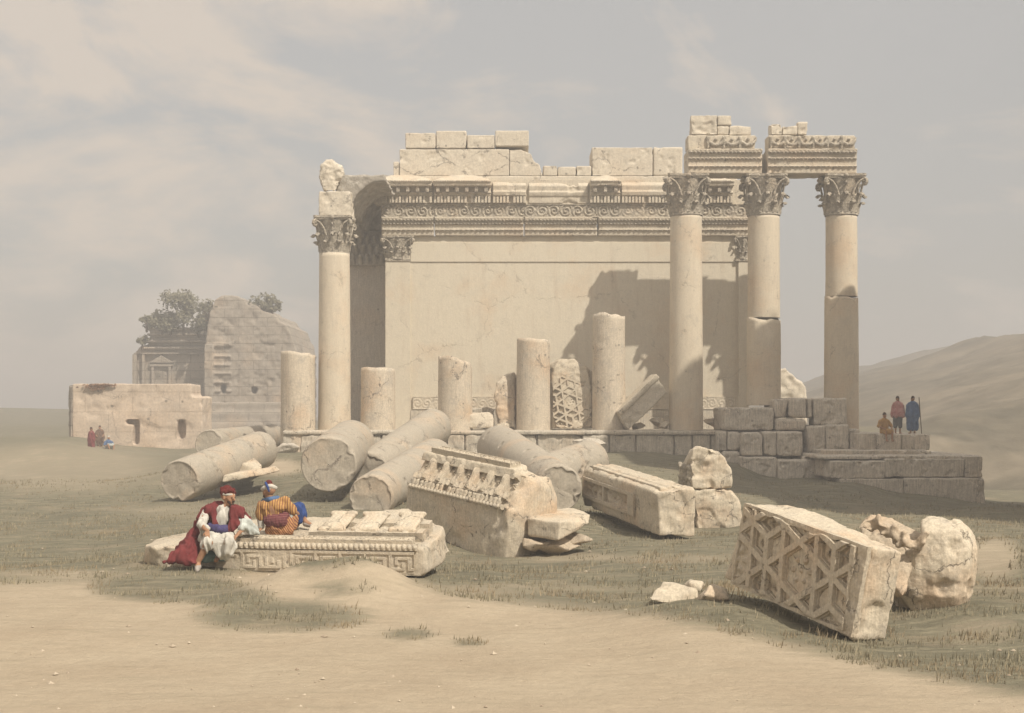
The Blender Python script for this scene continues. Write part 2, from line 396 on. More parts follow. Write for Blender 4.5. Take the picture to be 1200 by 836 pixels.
def build_grass():
    rnd = random.Random(3)
    N = 60000
    us = np.array([rnd.uniform(-80, 1280) for _ in range(N)]); 
    Y = np.array([13.0*(58/13.0)**(rnd.random()**1.15) for _ in range(N)])
    X = (us-600)/F*Y
    Z = ground_np(X, Y); u, v = project(X, Y, Z); m = grass_mask(u, v)
    V = []; Fc = []
    for i in range(N):
        cl = mn.noise(Vector((X[i]*.9, Y[i]*1.6, 0)))+.6*mn.noise(Vector((X[i]*3, Y[i]*4, 2)))
        if m[i] < .35 or cl < -.05+rnd.uniform(-.15,.15): continue
        for q in range(3):
            h = rnd.choice((.4,.6,.8,1,1.7))*rnd.uniform(.015, .05)*(1+Y[i]*.01)*(1.15 if v[i] > 655 else 1); w = .007*(1+Y[i]*.04)
            a = rnd.uniform(0, PI); x = X[i]+rnd.uniform(-.08,.08); y = Y[i]+rnd.uniform(-.08,.08); z = Z[i]-.03
            lx = rnd.uniform(-.1,.22)*h*7; ly = rnd.uniform(-.4,.4)*h
            b0 = len(V)
            V += [(x-w*math.cos(a), y-w*math.sin(a), z), (x+w*math.cos(a), y+w*math.sin(a), z), (x+lx*.35, y+ly, z+h+.03)]
            Fc.append((b0, b0+1, b0+2))
    me = mesh_of(V, Fc)
    mt, nt, b = newmat('dry_grass'); L = nt.links.new
    geo = nd(nt, 'ShaderNodeNewGeometry'); n1 = nd(nt, 'ShaderNodeTexNoise', Scale=.8, Detail=5.0); L(geo.outputs['Position'], n1.inputs[0])
    c = mixc(nt, ramp(nt, geo.outputs['Random Per Island'], 0, 1), (.17,.155,.105), (.34,.29,.195))
    c = mixc(nt, ramp(nt, n1.outputs[0], .5, .65), c, (.30,.235,.15))
    L(c, b.inputs['Base Color'])
    o = mk('grass', me, mt, smooth=False); setp(o, 'short dry grass growing over the slope and sandy foreground', None, None, 'stuff')
build_grass()

def build_gravel():
    r_ = random.Random(11); V = []; Fc = []; n = 1500
    us = np.array([r_.uniform(-60, 1260) for _ in range(n)]); Y = np.array([12.0*(30/12.0)**(r_.random()**1.3) for _ in range(n)]); X = (us-600)/F*Y; Z = ground_np(X, Y)
    for i in range(n):
        if mn.noise(Vector((X[i]*.5, Y[i]*.5, 9)))+r_.uniform(-.3,.3) < .05: continue
        s_ = r_.choice((.006,.008,.010,.014,.02,.035))*r_.uniform(.7,1.2); b0 = len(V)
        for p in ((1,0,0),(0,1,0),(-1,0,0),(0,-1,0),(0,0,.7),(0,0,-.5)):
            V.append((X[i]+p[0]*s_*r_.uniform(.7,1.4), Y[i]+p[1]*s_*r_.uniform(.7,1.2), Z[i]+.0+p[2]*s_*r_.uniform(.7,1.2)))
        for a in range(4): Fc += [(b0+a, b0+(a+1)%4, b0+4), (b0+(a+1)%4, b0+a, b0+5)]
    m_, nt, b = newmat('pebble'); g = nd(nt, 'ShaderNodeNewGeometry'); nt.links.new(mixc(nt, g.outputs['Random Per Island'], (.28,.22,.16), (.48,.41,.31)), b.inputs['Base Color'])
    setp(mk('gravel', mesh_of(V, Fc), m_, smooth=False), 'scattered small stones on the sandy foreground', None, None, 'stuff')
build_gravel()

# ------------------------------------------------------------------ columns
def drum_mesh(x, y, z0, z1, r0, r1, seed=0, broken=0., dents=(), amp=.012, base_flare=.0, top_slope=0., notch=None, brk_dir=0.):
    seg = 56; rows = max(3, int((z1-z0)/.16)); V = []
    def shape(a, t, rr):
        z = z0+(z1-z0)*t; r = (r0+(r1-r0)*t)*rr
        p = Vector((math.cos(a), math.sin(a), 0))
        n_ = mn.noise(Vector((math.cos(a)*1.4+seed*5, math.sin(a)*1.4, z*.8)))+.5*mn.noise(Vector((math.cos(a)*4+seed*5, math.sin(a)*4, z*2.5)))
        r *= 1+amp*n_
        if broken:
            top = z1-broken*(.5+.9*mn.noise(Vector((math.cos(a)*rr*1.5+seed*3, math.sin(a)*rr*1.5, 2)))+.5*math.cos(a-brk_dir)*rr)
            z = z0+(min(z1+.0, top)-z0)*t
            e = max(0, (t-(1-.35*broken/max(.01, z1-z0)*2)))  # edge chips
            r -= .10*rr*(e>0)*max(0, mn.noise(Vector((math.cos(a)*3+seed, math.sin(a)*3, z*3))))
        if base_flare and t < .03: r += base_flare
        if notch:
            nz, na, nd_, nw = notch
            k = max(0, 1-abs(z-nz)/nw)*max(0, 1-abs((a-na+PI)%(2*PI)-PI)/.75)
            r -= nd_*k
        for (dz, da, dd, dw) in dents:
            k = max(0, 1-math.hypot((z-dz)/dw, ((a-da+PI)%(2*PI)-PI)*r/dw)); r -= dd*min(1, k*2.5)
        return (x+p.x*r, y+p.y*r, z)
    for j in range(rows+1):
        for i in range(seg): V.append(shape(2*PI*i/seg, j/rows, 1))
    nr = rows+1
    for rr in (.985, .9, .7, .45, .2, .02):
        for i in range(seg):
            p = shape(2*PI*i/seg, 1, rr); V.append(p); 
        nr += 1
    return grid_mesh(V, seg, nr, True)
def capital_mesh(h=1.8, r=.70, R=.98):
    mb = MB()
    # bell
    prof = [(r*1.07,0),(r*1.07,.07),(r*.98,.1),(r*.97,.5),(r*1.02,.9),(r*1.12,1.25),(r*1.25,h-.22)]
    V = []; seg = 32
    for pr, z in prof:
        for i in range(seg): V.append((pr*math.cos(2*PI*i/seg), pr*math.sin(2*PI*i/seg), z*1.0))
    b = grid_mesh(V, seg, len(prof), True)
    mb.add([v.co for v in b.vertices], [tuple(p.vertices) for p in b.polygons])
    def leaf(a, z0, hh, w, out):
        n = 9; m = 7; vs = []
        for j in range(n):
            t = j/(n-1)
            rad = r*1.02+.05+out*t**2.4; z = z0+hh*(t if t < .82 else .82-(t-.82)*.9)
            if t > .82: rad += (t-.82)*out*1.2
            ww = w*(math.sin(PI*min(1, .25+t*.72))**.7)*(1+.22*math.cos(t*18))
            for i in range(m):
                s = (i/(m-1)*2-1); an = a+s*ww/rad
                rd = rad-.09*abs(s)**1.6+.035*math.cos(s*9)
                vs.append((rd*math.cos(an), rd*math.sin(an), z-.06*s*s))
        fs = [(j*m+i, j*m+i+1, (j+1)*m+i+1, (j+1)*m+i) for j in range(n-1) for i in range(m-1)]
        mb.add(vs, fs)
    for k in range(8): leaf(k*PI/4+PI/8, .08, .66, .31, .25)
    for k in range(8): leaf(k*PI/4, .10, 1.14, .32, .34)
    for k in range(4):
        a = k*PI/2+PI/4
        for s in (-1, 1):   # stalks & volutes
            pts = []
            for j in range(8):
                t = j/7; an = a+s*(1-t)*.42; rd = r*1.05+.12+(R*1.22-r*1.05-.1)*t**1.4
                pts.append((rd*math.cos(an), rd*math.sin(an), .85+(h-.25-.85)*(1-(1-t)**2)))
            for p, q in zip(pts, pts[1:]): mb.cap(p, .05, q, .045, 6)
            for j in range(9):
                t0 = j/9*2.4*PI; t1 = (j+1)/9*2.4*PI
                def sp(t): 
                    q = .19*(1-t/(2.4*PI)*.8); cr = R*1.20
                    return (math.cos(a+s*.03)*(cr+q*math.sin(t)*.8), math.sin(a+s*.03)*(cr+q*math.sin(t)*.8), h-.38+q*math.cos(t))
                mb.cap(sp(t0), .05, sp(t1), .045, 6)
        leaf(k*PI/2, .9, .72, .16, .2)
        mb.cap((math.cos(k*PI/2)*R*.93, math.sin(k*PI/2)*R*.93, h-.1), .12, (math.cos(k*PI/2)*R*.98, math.sin(k*PI/2)*R*.98, h-.1), .10, 8)
    mb.cap((0,0,0),.01,(0,0,.01),.01)
    return mb.mesh()
def abacus_mesh(h=1.8, R=.98):
    V = []; pts = []
    for k in range(4):
        a0 = k*PI/2+PI/4; a1 = a0+PI/2
        c0 = Vector((math.cos(a0), math.sin(a0)))*R*1.34; c1 = Vector((math.cos(a1), math.sin(a1)))*R*1.34
        t_ = (c1-c0).normalized()
        for j in range(9):
            t = j/8; p = c0.lerp(c1, .05+.9*t); inn = -p.normalized()*.14*math.sin(PI*t); pts.append(p+inn)
    n = len(pts)
    for sc, z in ((.93, h-.2), (.97, h-.12), (1.0, h-.1), (1.0, h)):
        for p in pts: V.append((p.x*sc, p.y*sc, z))
    me = grid_mesh(V, n, 4, True)
    V += [(0,0,h-.2), (0,0,h)]
    f = [tuple(p.vertices) for p in me.polygons]+[(i, n*4, (i+1)%n) for i in range(n)]+[(3*n+i, 3*n+(i+1)%n, n*4+1) for i in range(n)]
    return mesh_of(V, f)
CAPM = capital_mesh(); ABM = abacus_mesh()
CAPM.materials.append(M['cap']); ABM.materials.append(M['cap'])
for me_ in (CAPM,): me_.polygons.foreach_set('use_smooth', [True]*len(me_.polygons))
RY = 62.0; ZT = 1.86
def column(u, ztop_cap, label, z0=ZT, r0=.77, r1=.71, breaks=None, seed=0, caph=1.8, rot=.0, cs=1.):
    x = xu(u, RY)
    t = empty('temple_column', (x, RY, z0), label, 'column', 'standing temple columns')
    zc = ztop_cap-caph
    segs = [z0]+([breaks] if breaks else [])+[zc]
    for k in range(len(segs)-1):
        a, b = segs[k], segs[k+1]
        ra = r0+(r1-r0)*(a-z0)/(zc-z0); rb = r0+(r1-r0)*(b-z0)/(zc-z0)
        if breaks:
            if k == 0:
                me = drum_mesh(x, RY, a, b-.0, ra+.02, rb+.03, seed, broken=.16, brk_dir=-.5, notch=(b-.1, -PI/2+.1, .22, .9) if u == 895 else None)
            else:
                me = drum_mesh(x, RY, a-.04, b, ra-.005, rb, seed+3, notch=(a-.05, -PI/2+.5, .10, .35))
            mk('shaft_drum', me, M['col'], t)
        else:
            mk('shaft', drum_mesh(x, RY, a, b, ra, rb, seed, base_flare=.0, amp=.01), M['col'], t)
    c = bpy.data.objects.new('capital', CAPM); C.objects.link(c); c.parent = t; c.location = (0, 0, zc-z0); c.scale = (cs, cs, caph/1.8); c.rotation_euler.z = rot
    a = bpy.data.objects.new('abacus', ABM); C.objects.link(a); a.parent = c
    return t
ZC = 13.37
column(804, ZC, 'tallest unbroken smooth column under the left end of the right-hand entablature', seed=1)
column(895, ZC, 'smooth column with a wedge-shaped break, standing on a raised block between two entablature pieces', z0=2.98, breaks=zv(372, RY), seed=2, r0=.75)
column(986, ZC, 'rightmost standing column, cracked straight across at mid height', breaks=zv(347, RY), seed=4, z0=1.86, r0=.76, r1=.70)
column(392, 11.5, 'lone shorter column at the left end of the temple carrying rough stones', seed=6, caph=1.65, r0=.74, r1=.69, cs=.92)
stumps = [(352, 412, .78, .15, 11, 'stout broken column stump standing at the left end of the podium'),
          (443, 430, .79, .10, 12, 'short broken column stump in front of the dark portico pier'),
          (533.5, 417, .79, .42, 13, 'column stump with a ragged, orange stained broken top'),
          (625, 396, .77, .10, 14, 'column stump with a ring of small holes and a long crack'),
          (713.5, 366, .76, .22, 15, 'tallest of the broken column stumps')]
for u, v, r, br, sd, lb in stumps:
    x = xu(u, RY); z1 = zv(v, RY-.7)
    yy = RY if u > 400 else 61.3
    dents = []
    if sd in (14, 15):
        zz = zv(449 if sd == 14 else 400, 61.3)
        dents = [(zz, -PI/2-.75+k*.19, .05, .06) for k in range(9 if sd == 14 else 4)]
    me = drum_mesh(x, yy, ZT-.02 if u > 400 else .9, z1, r, r*.965, sd, broken=br, dents=dents, amp=.016, brk_dir=.5)
    o = mk('column_stump', me, M['col_d'], loc=(x, yy, ZT)); setp(o, lb, 'column stump', 'broken column stumps on the podium')

# ------------------------------------------------------------------ podium
pod = empty('podium', (0, 61, 1), 'long low stone podium carrying the row of columns in front of the temple wall', 'podium')
mb = MB(); mb.box(xu(331,60.6), xu(1003,60.9), 60.7, 66.2, .0, ZT-.16); stone('core', mb, M['pod'], pod, voxel=.16, amp=.02)
mb = MB(); rr = random.Random(5)
x = xu(331, 60.5)
while x < xu(858, 60.5):
    w = rr.uniform(1.2, 3.2); mb.box(x, min(x+w-.03, 9.9), 60.42+rr.uniform(-.03,.03), 66.3, ZT-.2, ZT+rr.uniform(-.02,.015)); x += w
mb.box(9.9, xu(1000,61), 60.9, 66.3, ZT-.2, ZT-.01)
stone('top_slab', mb, M['pod'], pod, voxel=.07, amp=.025, chip=.06, seed=2, cf=2.)
x = xu(331, 60.5); k = 0
while x < xu(856, 60.5):
    w = rr.choice((.5,.8,1.2,1.7,2.0)); mb = MB(); x1 = min(x+w-.05, 9.75)
    mb.box(x, x1, 60.5+rr.uniform(-.04,.06), 61.0, .3, ZT-.21)
    stone('facing_block', mb, M['pod'], pod, voxel=.055, amp=.03, chip=.06, seed=k, cf=1.6); k += 1; x += w

# ------------------------------------------------------------------ cella wall
WY = 66.4; SW = F/WY
def zw(v): return zv(v, WY)
XL, XR = xu(452, WY), xu(877, WY)
cel = empty('temple_wall', (0, WY, ZT), 'large pale ashlar temple wall with carved entablature and broken upper courses', 'temple wall')
mb = MB(); mb.box(XL+.12, XR-.12, WY, WY+10, 1.2, zw(277)); mk('wall_body', mb.mesh(), M['wall'], cel, smooth=False)
# course lip line at v 307
mb = MB(); mb.box(XL+1.22, XR-.5, WY-.05, WY+.02, zw(307), zw(285)); mk('upper_course', mb.mesh(), M['wall'], cel, smooth=False)
pil = mk('pilaster', (lambda m: (m.box(XL, XL+1.2, WY-.14, WY+.5, 1.8, zw(303)), m.mesh())[1])(MB()), M['wall'], cel, smooth=False)
pilr = mk('pilaster', (lambda m: (m.box(XR-.5, XR, WY-.14, WY+.5, 1.8, zw(303)), m.mesh())[1])(MB()), M['wall'], cel, smooth=False)
def pil_cap(x0, x1, par, seed):
    z0, z1 = zw(304), zw(277.3); w = x1-x0
    o = bpy.data.objects.new('pilaster_capital', CAPM); C.objects.link(o); o.parent = par
    off = wm(par).inverted()@Vector(((x0+x1)/2, WY+.22, z0))
    o.location = off; o.scale = (w/1.42, .62, (z1-z0)/1.8)
    a = bpy.data.objects.new('abacus', ABM); C.objects.link(a); a.parent = o
    mb = MB(); mb.box(x0-.01, x1+.01, WY-.19, WY+.1, z0-.1, z0); mk('astragal', mb.mesh(), M['cap'], par, smooth=False)
pil_cap(XL, XL+1.2, pil, 1); pil_cap(XR-.62, XR+.02, pilr, 2)
# base moulding
def swirl(S, T, h, f=1.0, amp=.04):
    """running acanthus scroll"""
    p = h*1.25*f; k = np.floor(S/p); cx = (k+.5)*p; cy = h*.5
    dx = S-cx; dy = (T-cy)*np.where(k % 2 == 0, 1, -1)
    r = np.hypot(dx, dy); a = np.arctan2(dy, dx)
    g = np.cos(2*PI*(r/(h*.27))-a)*np.exp(-(r/(h*.52))**4)
    g2 = np.cos(2*PI*(S/(h*.3)))*np.cos(2*PI*(T/(h*.4)))*.4
    e = np.where((T < h*.07) | (T > h*.93), 1., 0.)
    return amp*np.maximum(np.where(np.abs(g) > .05, g, g2), -.6)*(1-e)+amp*e
def eggs(S, T, h, p, amp=.03):
    d = np.hypot(((S/p) % 1-.5)*2*1.1, (T/h-.5)*2)
    return amp*np.clip(1-d**2, 0, 1)*1.5
for x0, x1 in ((xu(484,WY), xu(600,WY)), (xu(600,WY), xu(742,WY)), (xu(742,WY), xu(866,WY))):
    relief('base_moulding', cel, M['ent'], (x0+.003, WY-.08, zw(480)), (1,0,0), (0,0,1), x1-x0-.006, zw(465)-zw(480), lambda S,T: swirl(S,T,.6,.6,amp=.013)*(1-.8*np.clip(npnoise(S,T,.9,4)*3,0,1))+.03, int((x1-x0)*26), 18, .08)
mb = MB(); mb.box(XL+1.22, XR-.52, WY-.2, WY+.1, 1.8, zw(489)); mb.box(XL+1.22, XR-.52, WY-.11, WY+.1, zw(489)+.01, zw(481)); mk('base_course', mb.mesh(), M['pod'], cel, smooth=False)
# architrave : three fasciae
AX0, AX1 = xu(447, WY), xu(878, WY)
breaks = [447, 509, 614, 700, 790, 879]
for i in range(5):
    x0, x1 = xu(breaks[i], WY)+.02, xu(breaks[i+1], WY)-.02
    mb = MB(); z0 = zw(277); H = zw(256)-z0
    mb.ext_x([(WY+.6,z0),(WY-.2,z0),(WY-.2,z0+.22),(WY-.25,z0+.24),(WY-.25,z0+.30),(WY-.23,z0+.31),(WY-.23,z0+.50),(WY-.29,z0+.53),(WY-.29,z0+.60),(WY-.26,z0+.61),(WY-.26,z0+H-.17),(WY-.38,z0+H-.1),(WY-.40,z0+H),(WY+.6,z0+H)], x0, x1)
    n = int((x1-x0)/.17); bead = MB()
    for j in range(n):
        cx = x0+(j+.5)*(x1-x0)/n
        pass
    for zz, yy, hh, pp in ((z0+.515, WY-.285, .1, .17), (z0+H-.19, WY-.36, .12, .17), (z0+.235, WY-.25, .06, .24)):
        relief('bead_moulding', cel, M['cap'], (x0+.02, yy, zz), (1,0,0), (0,0,1), x1-x0-.04, hh, lambda S,T: eggs(S,T,hh,pp,.055), int((x1-x0)*30), 6, .05)
    stone('architrave', mb, M['ent'], cel, voxel=.035, amp=.012, chip=.05, seed=i+20, cf=.9, cth=.3)
    # frieze
    zf0 = zw(256); zf1 = zw(240.5)
    relief('scroll_frieze', cel, M['orn'], (x0, WY-.22, zf0), (1,0,0), (0,0,1), x1-x0, zf1-zf0, lambda S,T: (swirl(S,T,.64,.72,amp=.05)+.03*npnoise(S,T,5,2))*(1-.8*np.clip(npnoise(S,T,.8,i*3)*3-.5,0,1))+.04, int((x1-x0)*30), 24, .3)
mb = MB(); mb.box(AX0, AX1, WY-.21, WY+2, zw(256)+.01, zw(212)); mk('entablature_core', mb.mesh(), M['ent'], cel, smooth=False)
# dentil + modillion cornices (broken lengths)
def cornice(u0, u1, full, seed):
    x0, x1 = xu(u0, WY)+.02, xu(u1, WY)-.02; mb = MB(); dt = MB(); br_ = MB(); zd0, zd1 = zw(240), zw(231.5)
    mb.box(x0, x1, WY-.3, WY+.6, zd0, zd1)
    n = int((x1-x0)/.16)
    if full >= 1:
        for j in range(n):
            cx = x0+(j+.5)*(x1-x0)/n
            if (j*7+seed) % 17: dt.box(cx-.055, cx+.055, WY-.46, WY-.2, zd0+.03, zd1-.01)
    if full >= 2:
        z1 = zd1; zt = zw(214)
        mb.ext_x([(WY+.6,z1),(WY-.42,z1),(WY-.45,z1+.12),(WY-.50,z1+.14),(WY-.50,z1+.18),(WY-.40,z1+.2),(WY-.40,z1+.42),(WY-.78,z1+.43),(WY-.80,z1+.58),(WY-.86,z1+.62),(WY-.86,zt-.02),(WY+.6,zt+.1)], x0, x1)
        m = max(1, int((x1-x0)/.42))
        for j in range(m):
            cx = x0+(j+.5)*(x1-x0)/m; br_.box(cx-.08, cx+.08, WY-.70, WY-.3, z1+.17, z1+.44); br_.box(cx-.06, cx+.06, WY-.62, WY-.3, z1+.10, z1+.17)
        for j in range(int((x1-x0)/.11)):
            cx = x0+(j+.5)*.11
            if cx < x1-.1 and (j*5+seed) % 11: br_.box(cx-.03, cx+.03, WY-.90, WY-.84, z1+.63, zt-.06)
        # eroded stone above
        mb.hull([(x0+.1,WY-.75,zt),(x1-.2,WY-.75,zt),(x0+.9,WY-.2,zt+.32),(x1-.8,WY-.1,zt+.34),(x0,WY+.5,zt+.3),(x1,WY+.5,zt+.3),(x0,WY+.5,zt-.1),(x1,WY+.5,zt-.1)])
    elif full >= 0:
        z1 = zd1; zt = zw(214); d = .35 if full == 0 else .5
        mb.ext_x([(WY+.6,z1),(WY-d,z1),(WY-d-.05,z1+.2),(WY-d+.02,z1+.25),(WY-d-.02,z1+.5),(WY-d+.15,zt-.05),(WY+.6,zt)], x0, x1)
    stone('cornice', mb, M['ent'], cel, voxel=.034, amp=.014, chip=.07 if full >= 2 else .18, seed=seed, cf=.8, cth=.3)
    if dt.v: mk('dentil_row', dt.mesh(), M['ent'], cel, smooth=False)
    if br_.v: mk('bracket_row', br_.mesh(), M['cap'], cel, smooth=False)
cornice(439, 508, 2, 31); cornice(508, 576, 2, 32); cornice(577, 617, 1, 33); cornice(619, 689, 0, 34); cornice(690, 727, 2, 35); cornice(727, 790, 1, 36); cornice(790, 858, 2, 37)
# upper wall courses
def upper(u0, u1, v0, v1, dy=0, seed=0, amp=.02, poly=None, nm='upper_course_block', d=2.0):
    x0, x1 = xu(u0, WY)+.015, xu(u1, WY)-.015; mb = MB()
    if poly: mb.ext_y([(xu(a, WY), zw(b)) for a, b in poly], WY-.15+dy, WY+d)
    else: mb.box(x0, x1, WY-.15+dy, WY+d, zw(v1)+.01, zw(v0))
    stone(nm, mb, M['top'], cel, voxel=.05, amp=amp*.6, chip=.07, seed=seed, cf=1.6, cth=.42, smooth=0)
upper(452, 800, 207, 218, -.02, 1)
upper(468, 597, 175.5, 207, 0, 2); upper(461, 468, 190, 207, 0, 3)
upper(0,0,0,0,0,4,poly=[(597,207),(597,176),(610,176),(622,181),(626,190),(632,193),(636,207)])
for k, (a, b, c) in enumerate(((475,511,156.5),(511,547,154),(547,580,159),(580,620,154))):
    upper(a, b, c, 175 if k < 3 else 173, -.06 if k == 3 else 0, 5+k)
upper(636, 653, 195, 207, 0, 10); upper(653, 675, 196, 207, .03, 11); upper(675, 693, 195, 207, 0, 12)
upper(693, 765, 173.5, 207, 0, 13); upper(765, 800, 173, 207, .02, 14)
upper(800, 850, 205, 218, 0, 15); upper(0,0,0,0,0,16,poly=[(848,222),(848,207),(862,210),(873,218),(877,235),(877,256),(866,256),(858,240)])

# ------------------------------------------------------------------ right entablature pieces
EY = 61.3
def ez(v): return zv(v, EY)
def ent_piece(u0, u1, label, seed, garl, left_jag):
    x0, x1 = xu(u0, EY), xu(u1, EY)
    t = empty('entablature_block', ((x0+x1)/2, RY, ZC), label, 'entablature', 'entablature pieces on the right-hand columns')
    z0 = ZC+.01; z1 = ez(175)
    mb = MB(); yb = EY+1.4
    mb.ext_x([(yb,z0),(EY,z0),(EY,z0+.26),(EY-.05,z0+.28),(EY-.05,z0+.34),(EY-.03,z0+.35),(EY-.03,z0+.6),(EY-.08,z0+.62),(EY-.08,z0+.7),(EY-.05,z0+.72),(EY-.05,z1-.2),(EY-.16,z1-.1),(EY-.18,z1),(yb+.1,z1)], x0, x1)
    n = int((x1-x0)/.18); bead = MB()
    for j in range(n):
        cx = x0+(j+.5)*(x1-x0)/n
        pass
    for zz, yy, hh, pp in ((z0+.61, EY-.085, .1, .18), (z1-.21, EY-.15, .12, .18), (z0+.28, EY-.05, .06, .24)):
        relief('bead_moulding', t, M['cap'], (x0+.02, yy, zz), (1,0,0), (0,0,1), x1-x0-.04, hh, lambda S,T: eggs(S,T,hh,pp,.05)-.0, int((x1-x0)*30), 6, .05)
    stone('architrave', mb, M['ent'], t, voxel=.035, amp=.014, chip=.08, seed=seed, cf=.9, cth=.3)
    # frieze
    zf = ez(158.5); mb = MB(); fx0, fx1 = x0+(.0 if left_jag else .06), x1-(.05 if garl else .75)
    if not garl: fx1 = xu(886, EY)
    mb.box(fx0, fx1, EY+.02, EY+.9, z1+.012, zf)
    stone('frieze', mb, M['ent'], t, voxel=.04, amp=.02, chip=.1, seed=seed+1, cf=1.1)
    mb = MB(); gx0 = fx0+(.9 if not garl else .1); ng = int((fx1-gx0)/.62); w = (fx1-gx0)/ng
    for j in range(ng):
        cx = gx0+(j+.5)*w; zc_ = z1+.50; pr = None
        for q in range(9):
            a = PI*q/8; p = (cx-math.cos(a)*w*.48, EY-.03-.05*math.sin(a), zc_-math.sin(a)*.32)
            if pr: mb.cap(pr, .05+.03*math.sin(a), p, .05+.035*math.sin(a), 6)
            pr = p
        mb.cap((cx-w*.5, EY-.02, z1+.06), .07, (cx-w*.5, EY-.05, z1+.5), .10, 6)
        mb.cap((cx, EY-.02, z1+.42), .07, (cx, EY-.03, z1+.43), .08, 6)
    stone('garland_relief', mb, M['orn'], t, voxel=.028, amp=.02, freq=5)
    return t
e1 = ent_piece(806, 893, 'left entablature piece with a half preserved garland frieze, on the tallest unbroken column', 40, False, True)
e2 = ent_piece(899, 1004, 'right entablature piece with a continuous garland frieze, reaching the rightmost column', 43, True, False)
for t, lst in ((e1, [(809,841,135,158),(841,858,135,147),(841,855,147,158),(855,881,147,158)]), (e2, [(903,917,144,158),(917,935,147,158),(935,948,142,158)])):
    for k, (a, b, c, d) in enumerate(lst):
        mb = MB(); mb.box(xu(a, EY)+.015, xu(b, EY)-.015, EY+.05+.03*k, EY+.75, ez(d)+.01, ez(c))
        stone('upper_stone', mb, M['top'], t, voxel=.05, amp=.03, chip=.12, seed=50+k+int(a), cf=1.3, cth=.15)

# ------------------------------------------------------------------ left group: stones on lone column + portico slab + pier
def rock(name, pts, mat, label, cat, group=None, voxel=.05, amp=.04, chip=.08, seed=0, cf=1.5, freq=2.5):
    mb = MB(); mb.hull(pts); c = sum((Vector(p) for p in pts), Vector())/len(pts); zmin = min(p[2] for p in pts)
    o = stone(name, mb, mat, voxel=voxel, amp=amp, chip=chip, seed=seed, cf=cf, freq=freq, loc=(c.x, c.y, zmin))
    return setp(o, label, cat, group)
def prism(u0, u1, v0, v1, Y, d): return [(xu(a, Y), y, zv(b, Y)) for a in (u0, u1) for b in (v0, v1) for y in (Y, Y+d)]
rock('entablature_fragment', prism(373.5,411,224,253,61.25,1.5), M['top'], 'squared cream block lying directly on the lone left column', 'stone block', voxel=.05, amp=.03, seed=61)
rock('weathered_stone', [at(374,208,61.4),at(376,194,61.4),at(382,188,61.5),at(391,187,61.5),at(402,196,61.5),at(403,206,61.4),at(392,212,61.4),at(380,224,61.4),at(393,224,61.4),at(375,200,62.5),at(402,200,62.5),at(388,190,62.6),at(380,222,62.5),at(394,222,62.5)], M['top'], 'knobbly weathered stone topping the lone left column', 'stone', voxel=.045, amp=.09, chip=.15, seed=62, cf=2)
pt = empty('portico_corner', (xu(430,69.8), 69.8, ZT), 'shaded portico pier with carved ceiling slab behind the lone left column', 'portico pier')
px0, px1 = xu(409,69.8), xu(447,69.8)-.0
mb = MB(); mb.box(px0, px1+.6, 69.8, 73, 1.2, zv(312,69.8)); mb.box(xu(440,69.8), px1+.6, 69.65, 70, 1.2, zv(300,69.8)); mk('pier', mb.mesh(), M['dark'], pt, smooth=False)
mb = MB(); z0, z1 = zv(312,69.8), zv(272,69.8); mb.ext_y([(px0,z0),(px1+.5,z0),(px1+.6,z1),(px0-.35,z1)], 69.5, 72)
for row in range(3):
    for i in range(6):
        cx = px0-.1+i*.36+(row%2)*.15; zz = z0+.1+row*.5
        mb.cap((cx,69.5,zz),.1,(cx,69.28,zz+.36),.11,7)
stone('pier_capital', mb, M['darkorn'], pt, voxel=.045, amp=.03, seed=8)
mb = MB(); mb.box(px0-.2, px1+.7, 69.6, 73, z1+.01, zv(206,69.8)); stone('pier_entablature', mb, M['darkorn'], pt, voxel=.07, amp=.06, freq=1.8, seed=9)
# arched ceiling slab: front edge Y 61.9, underside curved
mb = MB(); prof = []
n = 12; top = [(392,204),(437,206),(450,204)]
low = [(395,250),(411,246),(413,238),(417,229),(424,222),(431,217),(438,213),(452,212)]
pr = [(xu(a,61.9), zv(b,61.9)) for a, b in top]+[(xu(a,61.9), zv(b,61.9)) for a, b in reversed(low)]
def arch(y0, y1, pr):
    m = MB(); m.ext_y(list(reversed(pr)), y0, y1); return m
m1 = arch(61.95, 69.6, pr)
for k in range(5):      # carved ribs on the underside
    y = 62.9+k*1.35
    for a, b in zip(low[1:], low[2:]):
        m1.cap((xu(a[0],61.9), y, zv(a[1],61.9)), .11, (xu(b[0],61.9), y, zv(b[1],61.9)), .11, 7)
stone('ceiling_slab', m1, M['darkorn'], pt, voxel=.06, amp=.03, chip=.08, seed=10)
mb = MB(); mb.box(xu(396,62.6), xu(409,62.6), 62.75, 69.7, 11.5, 12.4); stone('side_beam', mb, M['darkorn'], pt, voxel=.07, amp=.05, seed=11)

